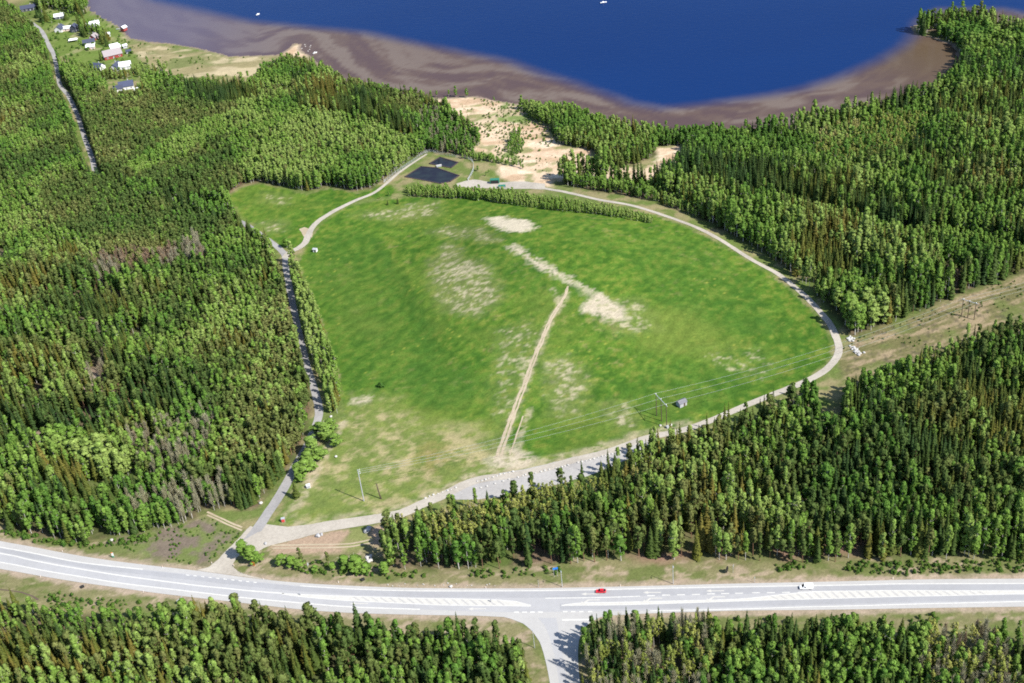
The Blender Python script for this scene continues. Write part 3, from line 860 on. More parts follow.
road('gravel_field_road', [(248, 545), (262, 537), (285, 533), (310, 530), (330, 526), (360, 521.5), (400, 514), (420, 505), (440, 497), (462, 486), (480, 479.5), (514, 475), (545, 468.5), (575, 460), (609, 451.5), (645, 438.5), (680, 431), (710, 421), (738, 409), (768, 396.5), (795, 386), (813, 378), (828, 368), (837, 357), (839, 347), (836, 337), (830, 324), (819, 311), (805, 296), (783, 277.5), (767, 268), (747, 257), (724, 242), (702, 230), (677, 220), (652, 211.5), (627, 204.5), (600, 200), (567, 192.5), (537, 187.5), (512, 184.5)], [9, 6.0, 4.6, 4.2, 4.0, 4.2, 3.4, 3.2, 3.2, 3.4, 3.6], MAT['gravel'], 0.13, 0.7, 3)
road('gravel_field_track', [(285, 258), (290, 252), (298, 248.5), (305, 243), (308, 236), (312, 228), (318, 221.5), (326, 216), (336, 210), (347, 204.7), (358, 199.5), (373, 193.5), (386, 184), (400, 172), (427, 154)], [5, 4.6, 4.2, 3.2, 2.8, 2.4, 1.6], MAT['gravel'], 0.14, 0.6, 4)
road('gravel_turning_place', [(309, 238), (306, 231), (302, 228)], [5, 8, 4], MAT['rut'], 0.07, 1.5, 5)
strip('gravel_yard', [(456, 183.8), (473, 179.5), (490, 182), (503, 182.5), (522, 181.5), (545, 184)], [(458, 187), (475, 188), (495, 188.5), (510, 189), (530, 189), (545, 189.5)], MAT['gravel'], 0.1, 6, None, 1.5, 6)
strip('gravel_lot', [(446, 494), (462, 482), (478, 477.5), (495, 474.5), (530, 468), (574, 457), (609, 449.3), (646, 437)], [(450, 500), (468, 500), (492, 498), (520, 493), (556, 485), (592, 474), (622, 462), (650, 446)], MAT['gravel_lot'], 0.08, 8, None, 1.5, 7)
strip('gravel_junction', [(236, 541), (246, 532), (256, 527), (264, 524)], [(256, 552), (268, 546), (290, 541), (325, 531.5)], MAT['gravel'], 0.085, 6, None, 1.2, 8)
for k, (w, s) in enumerate(((-1.5, 9), (1.5, 10))):
    c = [(207 + 0, 513.5 + w), (216, 517.5 + w), (228, 523 + w), (242, 529 + w)]
    road('wheel_track', c, 1.0, MAT['rut'], 0.06, 0.6, s)
    c = [(272, 547 + w), (300, 546.5 + w), (330, 546 + w), (352, 545 + w), (372, 541 + w)]
    road('wheel_track', c, 1.0, MAT['rut'], 0.06, 0.7, s + 4)
for k, (w, wd) in enumerate(((-2.2, 1.5), (1.6, 1.3))):
    road('wheel_track', [(499 + w * q, y_) for x_, y_, q in ((0, 457, 1), )] + [(x_ + w * q, y_) for x_, y_, q in ((503, 444, 1), (509, 428, .95), (515, 411, .9), (525, 384, .8), (533, 362, .7), (541, 343, .65), (547, 328, .6), (554.5, 313, .6), (561, 303, .6), (566, 294, .5), (568, 286, .3))], [wd, wd, wd, wd * .8, wd * .5], MAT['rut'], 0.06, 1.3, 20 + k)
road('wheel_track', [(510, 455), (515, 440), (519, 428), (523, 416)], 0.8, MAT['rut'], 0.05, 0.6, 24)
road('drainage_ditch', [(-20, 588), (0, 589.5), (20, 592), (32, 595.5), (38, 600)], 0.8, MAT['pole_wood'], 0.03, 0.6, 25)

# painted markings: parts of one marking set each, laid 4 mm higher
def marking(name, pa, pb, mat, parent, dz=0.120, cols=2):
    return strip(name, pa, pb, mat, dz, cols, parent)
mk = link('road_markings', None)
mk['kind'] = 'structure'
HW = 0.42
def line_mark(name, line, half, mat=None, dz=0.120):
    marking(name, off(line, -half), off(line, half), mat or MAT['paint'], mk, dz, 1)
line_mark('edge_line', [p for p in LN if p[0] < 190], 0.55)
line_mark('edge_line', [p for p in LN if 260 < p[0]], 0.42)
line_mark('edge_line', [p for p in LS if p[0] < 470], 0.55)
line_mark('edge_line', [p for p in LS if p[0] > 640], 0.45)
CL = [(-260, 510), (-120, 532), (0, 553.4), (27, 559.3), (54, 564.6), (82, 569.4), (117, 575.1), (143, 578.7), (170, 582.2), (200, 586), (222, 588.1), (250, 591), (284, 593.6)]
line_mark('centre_line', CL, 0.6)
def island(top, bot):
    marking('painted_island', top, bot, MAT['paint_worn'], mk, 0.1165, 4)
    line_mark('island_border', off(top, 0.3), 0.3)
    line_mark('island_border', off(bot, -0.3), 0.3)
IT1 = [(282, 593.2), (301, 594.2), (358, 596.3), (417, 598), (458, 598.7), (500, 599.9), (516, 601.2), (531, 605.2)]
IB1 = [(282, 594.6), (301, 597.2), (335, 600.3), (370, 602.2), (417, 604.5), (447, 605.7), (500, 606.2), (531, 606.7)]
IT2 = [(561, 605.2), (580, 602.8), (620, 602), (680, 600.6), (737, 599.0), (769, 595.8), (810, 591.7), (860, 590.7), (900, 590.3), (1024, 590.6), (1300, 589)]
IB2 = [(561, 606.2), (580, 605.8), (620, 605.4), (680, 603.6), (737, 601.6), (769, 600.6), (806, 599.7), (860, 598.2), (900, 597), (949, 596.1), (1024, 594.4), (1300, 591)]
island(IT1, IB1)
island(IT2, IB2)
def hatch(T, B, x0, x1, step, lean, w):
    x = x0
    while x < x1:
        yt = np.interp(x, *zip(*T)) + 0.8
        yb = np.interp(x + lean, *zip(*B)) - 0.8
        marking('hatch_gap', [(x, yt), (x + lean, yb)], [(x + w, yt + .02), (x + lean + w, yb + .02)], MAT['shoulder'], mk, 0.1235, 1)
        x += step
hatch(IT1, IB1, 352, 500, 9.0, 7, 2.6)
hatch(IT2, IB2, 770, 985, 8.6, 7, 2.6)
for x0, y0 in ((647, 595.9), (662, 595.3), (677, 595), (692, 594.7), (707, 594.1), (721, 593.8), (735, 593.5), (752, 593.0), (767, 592.9), (782, 592.6), (798, 592.4), (812, 591.9)):
    marking('lane_dash', [(x0, y0 - .45), (x0 + 8, y0 - .55)], [(x0, y0 + .45), (x0 + 8, y0 + .35)], MAT['paint'], mk, 0.1245, 1)
line_mark('lane_line', [(545, 598.4), (580, 598), (610, 597.4), (640, 596.4)], 0.4)
for x0 in (514, 522, 530, 538):
    marking('junction_dash', [(x0, 611.7), (x0 + 5, 611.7)], [(x0, 613), (x0 + 5, 613)], MAT['paint'], mk, 0.128, 1)
for x0 in (563, 571, 579, 588):
    marking('junction_dash', [(x0, 611.2), (x0 + 4.5, 611.1)], [(x0, 612.5), (x0 + 4.5, 612.4)], MAT['paint'], mk, 0.128, 1)
for x0 in np.arange(186, 256, 7.5):
    y0 = np.interp(x0, *zip(*LN)) + 1
    marking('junction_dash', [(x0, y0 - .4), (x0 + 3.4, y0)], [(x0, y0 + .5), (x0 + 3.4, y0 + .9)], MAT['paint'], mk, 0.128, 1)
marking('stop_line', [(562, 619.3), (591, 619.0)], [(562, 620.9), (591, 620.6)], MAT['paint'], mk, 0.129, 1)
def arrow(x, y, turn):
    """long lane arrow pointing to the left of the photograph, head hooked when turning"""
    me = MB()
    a, b_ = P(x, y), P(x + 18, y - 0.25)
    d = (b_ - a)[:2]
    L = np.linalg.norm(d)
    d /= L
    n_ = np.array([-d[1], d[0]])
    pts = [(2.2, .16), (L, .16), (L, -.16), (2.2, -.16), (2.2, -.55), (0, 0), (2.2, .55)]
    if turn:
        pts = [(L, .16), (L, -.16), (3.0, -.16), (1.6, -1.0), (2.4, -1.5), (-.3, -1.7), (-.2, -.4), (.6, -.9), (2.4, .16)]
    vs = []
    for u, v in pts:
        q = a[:2] + d * u + n_ * v * 1.6
        vs.append((q[0], q[1], ground(*q) + 0.134))
    me.add(vs, [tuple(range(len(vs)))])
    me.build('lane_arrow', MAT['paint_worn'], mk)
arrow(643, 592.8, 0); arrow(644, 598.6, 1); arrow(706, 591.2, 0); arrow(707, 597.2, 1); arrow(581, 594.3, 0); arrow(582, 600.3, 1)
arrow(350, 603.8, 0); arrow(468, 609.2, 0)

# ------------------------------------------------------------------ ponds and their fence
def pond(pts, label):
    pw = [P(x, y) for x, y in pts]
    cx_, cy_ = np.mean([p[:2] for p in pw], 0)
    zc = max([p[2] for p in pw] + [ground(cx_ + (p[0] - cx_) * q, cy_ + (p[1] - cy_) * q) for p in pw for q in (0, .3, .6, .9)]) + 0.12
    bm_o = thing('treatment_pond', label, 'pond', (0, 0, 0), 0, 'settling ponds')
    w = MB()
    w.add([(p[0], p[1], zc) for p in pw], [tuple(range(len(pw)))])
    w.build('pond_water', MAT['pond'], bm_o)
    kb = MB()
    n = len(pw)
    for i in range(n):
        a, b_ = pw[i], pw[(i + 1) % n]
        d = (b_ - a)[:2]
        L = np.linalg.norm(d)
        kb.box(((a[0] + b_[0]) / 2, (a[1] + b_[1]) / 2, zc + 0.05), (L + 0.8, 0.9, 0.36), math.atan2(d[1], d[0]))
    kb.build('liner_edge', MAT['liner'], bm_o)
m, t, b = new_mat('pond_water', 0.15, 0.1)
b.inputs['Base Color'].default_value = (0.022, 0.024, 0.036, 1)
tc = nd(t, 'ShaderNodeTexCoord'); n1 = nd(t, 'ShaderNodeTexNoise'); n1.inputs['Scale'].default_value = 0.12; n1.inputs['Detail'].default_value = 5
t.links.new(tc.outputs['Object'], n1.inputs['Vector'])
cr = nd(t, 'ShaderNodeValToRGB'); cr.color_ramp.elements[0].position = .4; cr.color_ramp.elements[0].color = (0.012, 0.012, 0.020, 1); cr.color_ramp.elements[1].position = .7; cr.color_ramp.elements[1].color = (0.020, 0.028, 0.030, 1)
t.links.new(n1.outputs['Fac'], cr.inputs[0]); t.links.new(cr.outputs[0], b.inputs['Base Color'])
MAT['pond'] = m
MAT['liner'] = simple('dark_pond_liner', (0.05, 0.035, 0.04), 0.8, 0.2)
pond([(405, 177), (421, 166.8), (437, 168.2), (459, 176), (450, 181.8), (440, 183.6)], 'larger dark settling pond nearer the row of small trees')
pond([(429.5, 164), (440.2, 158), (458, 162.7), (451, 168)], 'smaller dark settling pond beside the sandy ground')
fn = thing('pond_fence', 'pale wire fence running round the two dark ponds', 'fence', (0, 0, 0))
fp = resample(poly([(384, 183), (398, 172), (412, 162.5), (427, 152.5), (440, 154.5), (456, 157.5), (471, 160.5), (473.5, 170), (468, 181)]), 3.0)
rail = MB(); net = MB()
post_me = MB().tube([(0, 0, -0.3), (0, 0, 2.3)], 0.07, 5).mesh('post', MAT['steel'])
last = None
for i in range(0, len(fp), 1):
    z = ground(*fp[i])
    p = np.array([fp[i][0], fp[i][1], z])
    o = link('post', post_me, fn); o.location = p
    if last is not None:
        for hh in (2.2, 1.1, 0.15):
            rail.tube([last + [0, 0, hh], p + [0, 0, hh]], 0.035, 3)
        for q in range(8):
            u0, u1 = q / 8, (q + 1) / 8
            net.tube([last * (1 - u0) + p * u0 + [0, 0, .1], last * (1 - u1) + p * u1 + [0, 0, 2.2]], 0.022, 3)
            net.tube([last * (1 - u0) + p * u0 + [0, 0, 2.2], last * (1 - u1) + p * u1 + [0, 0, .1]], 0.022, 3)
    last = p
rail.build('rail', MAT['steel'], fn)
net.build('wire_mesh', MAT['steel'], fn)['kind'] = 'stuff'

# ------------------------------------------------------------------ tree meshes, height 1
def quads_mesh(centers, ax, ay, name, mat, outward=None):
    """many small leaf faces given centres and two half axes"""
    n = len(centers)
    v = np.stack([centers - ax - ay * .6, centers + ax * .9 - ay, centers + ax + ay * .7, centers - ax * .8 + ay], 1).reshape(-1, 3)
    q = np.arange(n * 4).reshape(n, 4)
    me = bpy.data.meshes.new(name)
    gn = np.cross(v[q[:, 1]] - v[q[:, 0]], v[q[:, 3]] - v[q[:, 0]])
    if outward is not None:
        flip = (gn * outward).sum(1) < 0
        q[flip] = q[flip][:, ::-1]
        gn[flip] *= -1
    grid_mesh(me, v, q)
    me.materials.append(mat)
    if outward is not None:
        soften(me, gn, outward, 4, 0.5)
    return me

def soften(me, gn, outward, per, k=0.45):
    """leaf shading normals: partly the leaf's own, partly the outside of its clump"""
    gn = gn / (np.linalg.norm(gn, axis=1)[:, None] + 1e-12)
    c = gn * k + outward * (1 - k)
    c /= np.linalg.norm(c, axis=1)[:, None] + 1e-12
    me.polygons.foreach_set('use_smooth', np.ones(len(me.polygons), bool))
    me.normals_split_custom_set(np.repeat(c, per, 0).tolist())

def rand_unit(r, n):
    v = r.normal(size=(n, 3))
    return v / np.linalg.norm(v, axis=1)[:, None]

def leaf_axes(r, normals, size, jit=0.55):
    n = normals + r.normal(size=normals.shape) * jit
    n /= np.linalg.norm(n, axis=1)[:, None]
    a = np.cross(n, rand_unit(r, len(n)))
    a /= np.linalg.norm(a, axis=1)[:, None] + 1e-9
    b_ = np.cross(n, a)
    s = (size * (0.7 + 0.6 * r.random(len(n))))[:, None] if hasattr(size, '__len__') else size * (0.7 + 0.6 * r.random(len(n)))[:, None]
    return a * s, b_ * s

def spruce_mesh(seed, name):
    r = np.random.default_rng(seed)
    mb_v, mb_f = [], []
    levels = 17
    R0 = 0.095 + 0.065 * r.random()
    base = 0.08 + 0.06 * r.random()
    for k in range(levels):
        u = k / (levels - 1)
        z = base + (0.965 - base) * u ** 0.92
        rad = R0 * (1 - u) ** 0.82 * (0.85 + 0.3 * r.random()) + 0.008
        nb = int(9 - 4 * u)
        a0 = r.random() * 6.28
        for i in range(nb):
            a = a0 + 6.283 * i / nb + r.normal() * 0.2
            L = rad * (0.7 + 0.55 * r.random())
            dr = L * (0.45 + 0.35 * r.random()) * (1 - 0.5 * u)
            w = L * 0.42 + 0.006
            dx, dy = math.cos(a), math.sin(a)
            n0 = len(mb_v)
            zz = z + r.normal() * 0.008
            mb_v += [(0.0, 0.0, zz + 0.012), (dx * L * .55 - dy * w, dy * L * .55 + dx * w, zz - dr * .55), (dx * L, dy * L, zz - dr * .8), (dx * L * .55 + dy * w, dy * L * .55 - dx * w, zz - dr * .55), (dx * L * .6, dy * L * .6, zz - dr * .15)]
            mb_f += [(n0, n0 + 1, n0 + 4), (n0 + 1, n0 + 2, n0 + 4), (n0 + 2, n0 + 3, n0 + 4), (n0 + 3, n0, n0 + 4)]
            # hanging side sprays
            for sgn in (-1, 1):
                n0 = len(mb_v)
                q = 0.35 + 0.4 * r.random()
                bx, by, bz = dx * L * q, dy * L * q, zz - dr * q * .6
                mb_v += [(bx, by, bz + 0.006), (bx + (-dy * sgn * .7 + dx * .5) * w * 1.3, by + (dx * sgn * .7 + dy * .5) * w * 1.3, bz - 0.012), (bx + dx * w * .8, by + dy * w * .8, bz - 0.022)]
                mb_f.append((n0, n0 + 1, n0 + 2))
    # leader
    n0 = len(mb_v)
    for q in range(3):
        t_ = q * 2.1
        mb_v.append((0.012 * math.cos(t_), 0.012 * math.sin(t_), 0.93))
    mb_v.append((0, 0, 1.0))
    mb_f += [(n0, n0 + 1, n0 + 3), (n0 + 1, n0 + 2, n0 + 3), (n0 + 2, n0, n0 + 3)]
    V, F = np.array(mb_v), np.array(mb_f)
    cen = V[F].mean(1)
    out = cen * np.array([1, 1, 0])
    out /= np.linalg.norm(out, axis=1)[:, None] + 1e-9
    out[:, 2] = 0.55
    out /= np.linalg.norm(out, axis=1)[:, None]
    gn = np.cross(V[F[:, 1]] - V[F[:, 0]], V[F[:, 2]] - V[F[:, 0]])
    flip = (gn * out).sum(1) < 0
    F[flip] = F[flip][:, ::-1]
    gn[flip] *= -1
    me = bpy.data.meshes.new(name)
    grid_mesh(me, V, F)
    me.materials.append(MAT['spruce'])
    soften(me, gn, out, 3, 0.5)
    return me

def clump_crown(seed, name, mat, n_clump, per, shape, clump_r, leaf, jit=0.55, flat=1.0):
    """crown from many leaf clumps; shape(u) gives the crown radius at height fraction u"""
    r = np.random.default_rng(seed)
    C, N = [], []
    ph = r.random(4) * 6.28
    for k in range(n_clump):
        u = r.random() ** 0.85
        a = r.random() * 6.283
        z, rad = shape(u)
        rad *= 0.80 + 0.26 * math.sin(2 * a + ph[0] + 3 * u) + 0.26 * math.sin(3 * a + 9 * u + ph[1])
        q = rad * (0.35 + 0.65 * math.sqrt(r.random()))
        c = np.array([q * math.cos(a), q * math.sin(a), z])
        d = rand_unit(r, per)
        d[:, 2] = np.abs(d[:, 2]) * 0.9 - 0.25
        cr_ = clump_r * (0.6 + 0.8 * r.random())
        pts = c + d * cr_ * (0.5 + 0.5 * r.random((per, 1))) * np.array([1, 1, flat])
        C.append(pts)
        o_ = d * 0.8 + np.array([c[0] / max(rad, 0.02), c[1] / max(rad, 0.02), 0.15 + 0.9 * max(0, u - .4)]) * 0.75
        N.append(o_ / np.linalg.norm(o_, axis=1)[:, None])
    C, N = np.concatenate(C), np.concatenate(N)
    ax, ay = leaf_axes(r, N, leaf, jit)
    return quads_mesh(C, ax, ay, name, mat, N)

def trunk_mesh(seed, name, mat, top, r0, limbs=0, limb_from=0.4, limb_len=0.12):
    r = random.Random(seed)
    mb = MB()
    bx, by = r.uniform(-.02, .02), r.uniform(-.02, .02)
    pts = [(0, 0, -0.03), (bx * .5, by * .5, top * .35), (bx, by, top * .7), (bx * 1.1, by * 1.1, top)]
    mb.tube(pts, [r0 * 1.25, r0, r0 * .65, r0 * .2], 6)
    for k in range(limbs):
        z = limb_from + (top - limb_from) * (k + .5) / limbs
        a = k * 2.4 + r.uniform(-.4, .4)
        L = limb_len * r.uniform(.7, 1.2)
        s = (bx * z, by * z, z)
        mb.tube([s, (s[0] + math.cos(a) * L * .6, s[1] + math.sin(a) * L * .6, z + L * .35), (s[0] + math.cos(a) * L, s[1] + math.sin(a) * L, z + L * .85)], [r0 * .4, r0 * .25, r0 * .08], 4)
    return mb.mesh(name, mat)

def birch_shape(w, lo):
    return lambda u: (lo + (0.97 - lo) * u, w * (math.sin(math.pi * min(1, (u * 0.86 + 0.14))) ** 0.75) + 0.012)

def bare_mesh(seed, name):
    r = np.random.default_rng(seed)
    v, f = [], []
    for k in range(400):
        u = r.random()
        z = 0.25 + 0.72 * u
        a = r.random() * 6.283
        R_ = 0.10 * math.sin(math.pi * min(1, u * .8 + .18)) + 0.01
        q = R_ * r.random() * .6
        s = np.array([q * math.cos(a), q * math.sin(a), z])
        L = 0.08 + 0.10 * r.random()
        d = np.array([math.cos(a) * .34, math.sin(a) * .34, .95]) + r.normal(size=3) * .16
        d /= np.linalg.norm(d)
        w = np.cross(d, rand_unit(r, 1)[0]); w /= np.linalg.norm(w); w *= 0.0058
        e = s + d * L
        n0 = len(v)
        v += [tuple(s - w), tuple(s + w), tuple(e)]
        f.append((n0, n0 + 1, n0 + 2))
    me = bpy.data.meshes.new(name)
    me.from_pydata(v, [], f)
    me.materials.append(MAT['twig'])
    return me

NV = 8
KINDS = {}
KINDS['spruce'] = [(spruce_mesh(100 + k, 'spruce_crown'), trunk_mesh(k, 'spruce_trunk', MAT['bark'], 0.9, 0.011)) for k in range(NV)]
KINDS['pine'] = [(clump_crown(200 + k, 'pine_crown', MAT['pine'], 40, 26, (lambda lo, w: (lambda u: (lo + (0.95 - lo) * u, w * (1 - abs(u - .45) * 1.25) + 0.02)))((0.20, 0.36, 0.28, 0.42, 0.24, .16, .48, .3)[k], (0.085, 0.12, 0.10, 0.14, 0.11, .08, .13, .095)[k]), 0.050, 0.0190, 0.45, 0.7),
                  trunk_mesh(20 + k, 'pine_trunk', MAT['pine_bark'], 0.9, 0.012, 5, 0.45, 0.1)) for k in range(NV)]
KINDS['birch'] = [(clump_crown(300 + k, 'birch_crown', MAT['birch'], 52, 22, birch_shape((0.095, 0.135, 0.115, 0.155, 0.105, .085, .17, .125)[k], (0.14, 0.2, 0.26, 0.16, 0.22, .3, .24, .12)[k]), 0.052, 0.0205, 0.4, 0.9),
                   trunk_mesh(40 + k, 'birch_trunk', MAT['birch_bark'], 0.85, 0.0095, 6, 0.3, 0.14)) for k in range(NV)]
KINDS['aspen'] = [(clump_crown(400 + k, 'aspen_crown', MAT['aspen'], 30, 13, birch_shape(0.075 + 0.006 * k, 0.36), 0.044, 0.0150, 0.6, 1.1),
                   trunk_mesh(60 + k, 'aspen_trunk', MAT['grey_bark'], 0.93, 0.009, 6, 0.4, 0.09)) for k in range(NV)]
KINDS['bare'] = [(bare_mesh(500 + k, 'bare_crown'), trunk_mesh(80 + k, 'bare_trunk', MAT['grey_bark'], 0.95, 0.0105, 9, 0.3, 0.13)) for k in range(NV)]
KINDS['shrub'] = [(clump_crown(600 + k, 'shrub_crown', MAT['shrub'], 16, 18, (lambda u: (0.15 + 0.7 * u, 0.5 * (1 - 0.6 * u))), 0.22, 0.075, 0.6, 0.8),
                   trunk_mesh(90 + k, 'shrub_stem', MAT['bark'], 0.7, 0.03, 4, 0.2, 0.3)) for k in range(NV)]
TREE_NAME = {'spruce': 'spruce_tree', 'pine': 'pine_tree', 'birch': 'birch_tree', 'aspen': 'aspen_tree', 'bare': 'bare_tree', 'shrub': 'shrub'}

# ------------------------------------------------------------------ where the trees stand
ROADKEEP = []
def keepout(pc, w):
    ROADKEEP.append((resample(poly(pc), 4), w))
keepout([(248, 541), (264, 519), (283, 490), (293, 471), (301, 457), (309, 443), (315, 428), (319, 415), (318, 404), (313, 385), (306, 362), (300, 336), (293, 305), (289, 285), (286, 268), (284, 254), (272, 243), (255, 231), (236, 220), (190, 204), (150, 193), (118, 185), (98, 177), (92, 158), (85, 139), (78, 117), (69, 97), (60, 85), (57, 70), (54, 55), (48, 44), (41, 31), (30, 22), (16, 11)], 2.5)
keepout([(680, 431), (710, 421), (738, 409), (768, 396.5), (795, 386), (813, 378), (828, 368), (837, 357), (839, 347), (836, 337), (830, 324), (819, 311), (805, 296), (783, 277.5), (767, 268), (747, 257), (724, 242), (702, 230), (677, 220), (652, 211.5), (627, 204.5), (600, 200), (567, 192.5), (537, 187.5), (512, 184.5)], 4.2)

W0 = {'spruce': .3, 'pine': .3, 'birch': .4}
# stands of their own inside the woods (the last one that holds a spot decides)
STANDS = []
def stand(pts, sp, h, mixd, noise=0.5, tint=None, wide=1.0):
    STANDS.append(dict(wide=wide, poly=poly([(x, y + (7 if y < 300 else 10 if y < 480 else 4)) for x, y in pts]), sp=sp, h=h, mix=mixd, noise=noise, tint=tint))
P_ = {'pine': .82, 'spruce': .06, 'birch': .12}
stand([(-220, -70), (70, -70), (60, 60), (75, 140), (90, 180), (30, 200), (-220, 150)], 3.3, (10, 2.5), {'pine': .40, 'birch': .57, 'spruce': .03}, .6)
stand([(45, 185), (95, 175), (150, 200), (235, 228), (262, 248), (200, 250), (175, 285), (120, 265), (70, 240), (45, 215)], 2.9, (11, 1.2), P_, 0.10)
stand([(-100, 200), (10, 195), (45, 215), (60, 245), (30, 262), (0, 255), (-100, 245)], 3.4, (10, 2), {'birch': .75, 'pine': .25}, 0.3)
stand([(60, 232), (100, 245), (120, 270), (90, 262)], 3.4, (10, 2), {'birch': .85, 'pine': .15}, 0.3)
stand([(195, 250), (240, 232), (280, 262), (282, 300), (255, 305), (220, 280)], 3.4, (11, 2), {'birch': .62, 'pine': .25, 'spruce': .13}, 0.3)
stand([(-100, 255), (60, 262), (150, 300), (240, 320), (215, 400), (120, 430), (40, 430), (-100, 420)], 4.3, (15, 3), {'spruce': .40, 'pine': .36, 'birch': .24})
stand([(140, 300), (270, 300), (305, 400), (300, 450), (260, 495), (215, 470), (215, 390), (160, 340)], 3.1, (11, 2), {'pine': .42, 'spruce': .18, 'birch': .40})
stand([(255, 290), (284, 285), (308, 375), (310, 410), (290, 400), (270, 340)], 2.9, (10, 1.5), {'pine': .72, 'birch': .28}, .2)
stand([(-100, 440), (30, 430), (130, 445), (160, 500), (120, 540), (0, 530), (-100, 510)], 4.6, (13, 3), {'birch': .66, 'spruce': .28, 'pine': .06})
stand([(38, 432), (90, 428), (140, 470), (120, 485), (70, 455)], 5.4, (13, 1.5), {'birch': .95, 'spruce': .05}, .1, .7, 1.55)
stand([(42, 462), (85, 470), (125, 500), (122, 520), (90, 515), (60, 495)], 4.8, (15, 2), {'spruce': .85, 'birch': .15}, .1, 0.85, 1.35)
stand([(128, 430), (160, 425), (215, 405), (225, 435), (205, 465), (170, 490), (145, 470)], 3.4, (12, 2), {'bare': .46, 'birch': .24, 'pine': .30}, .2, 0.3)
stand([(130, 500), (200, 490), (230, 475), (240, 500), (205, 512), (180, 525), (135, 520)], 3.8, (12, 2), {'birch': .55, 'bare': .33, 'spruce': .12}, .2, 0.3)
stand([(238, 488), (266, 484), (262, 503), (245, 508), (238, 505)], 3.0, (10, 1), {'spruce': 1.0}, .1, 0.6)
stand([(88, 262), (110, 255), (130, 265), (125, 285), (105, 285)], 3.8, (12, 1.5), {'bare': .7, 'pine': .3}, .1, 0.85)
stand([(118, 258), (145, 252), (160, 262), (150, 275), (125, 272)], 3.8, (12, 1.5), {'bare': .55, 'pine': .45}, .1, 0.85)
stand([(160, 255), (178, 250), (180, 268), (165, 270)], 3.4, (12, 1.5), {'bare': .85, 'pine': .15}, .1, 0.9)
stand([(183, 250), (200, 240), (207, 262), (190, 266)], 3.2, (13, 1.5), {'bare': .95, 'birch': .05}, .1, 0.95)
stand([(90, 355), (104, 330), (112, 350), (108, 395), (95, 380)], 6, (13, 2), {'bare': .35, 'pine': .65}, .1, 0.2)
# wood between road and lake
stand([(62, 92), (140, 92), (200, 100), (255, 100), (228, 130), (235, 160), (250, 184), (226, 196), (150, 188), (100, 172)], 2.9, (10, 1.2), {'pine': .86, 'birch': .11, 'spruce': .03}, .15)
stand([(130, 168), (185, 130), (262, 102), (280, 108), (225, 135), (165, 168), (140, 178)], 3.1, (9, 1.2), {'birch': .97, 'pine': .03}, .05)
stand([(250, 90), (320, 110), (390, 125), (440, 140), (420, 158), (370, 190), (250, 184), (235, 160), (232, 130)], 3.4, (11, 2), {'birch': .92, 'pine': .06, 'spruce': .02}, .2)
stand([(187, 88), (255, 88), (262, 101), (215, 106), (187, 98)], 3.6, (14, 1.5), {'spruce': .95, 'birch': .05}, .1, 0.35)
stand([(318, 84), (356, 94), (400, 115), (425, 135), (405, 140), (370, 120), (300, 112), (300, 96)], 4.0, (17, 2), {'spruce': .92, 'birch': .08}, .1, 0.5)
stand([(425, 102), (447, 116), (461, 127), (476, 138), (480, 148), (440, 150), (415, 120)], 3.4, (8, 2), {'birch': .80, 'bare': .20}, .1, 0.2)
# north-east wood
stand([(700, 140), (768, 139), (868, 121), (940, 98), (930, 130), (820, 165), (740, 170), (700, 155)], 3.2, (10, 2), {'birch': .97, 'spruce': .03}, .1)
stand([(820, 130), (890, 118), (925, 115), (925, 150), (850, 168), (815, 155)], 3.1, (10, 1.5), {'birch': .45, 'aspen': .55}, .1)
stand([(915, 28), (945, 22), (993, 29), (1040, 45), (1020, 75), (965, 64), (950, 44), (925, 38)], 4.8, (12, 2), {'birch': .95, 'spruce': .05}, .1, .35, 1.4)
stand([(962, 70), (1030, 50), (1260, 100), (1260, 160), (1010, 135), (950, 125), (945, 95)], 4.0, (16, 3), {'spruce': .70, 'birch': .30}, .5, 0.35)
stand([(668, 176), (700, 158), (760, 172), (830, 178), (860, 200), (900, 218), (880, 228), (810, 212), (760, 195), (700, 185)], 4.0, (18, 2.5), {'spruce': .93, 'birch': .07}, .1, 0.25)
stand([(780, 196), (840, 212), (900, 228), (960, 230), (1015, 240), (1030, 262), (960, 250), (880, 235), (800, 214), (770, 204)], 3.1, (8, 1.2), {'birch': 1.0}, .1)
stand([(745, 222), (800, 240), (850, 262), (880, 290), (860, 300), (800, 270), (740, 240)], 3.9, (14, 2.5), {'spruce': .45, 'birch': .55}, .8, 0.35)
stand([(818, 292), (850, 300), (885, 310), (890, 322), (852, 335), (840, 322)], 5.4, (15, 1.5), {'birch': .92, 'spruce': .08}, .1, .6, 1.5)
stand([(556, 180), (590, 175), (650, 182), (690, 200), (700, 216), (620, 193), (560, 186)], 3.6, (7, 1.5), {'birch': .85, 'spruce': .15}, .2)
stand([(930, 268), (950, 262), (965, 275), (945, 285)], 5.5, (11, 2), {'bare': .5, 'pine': .5}, .1, .8)
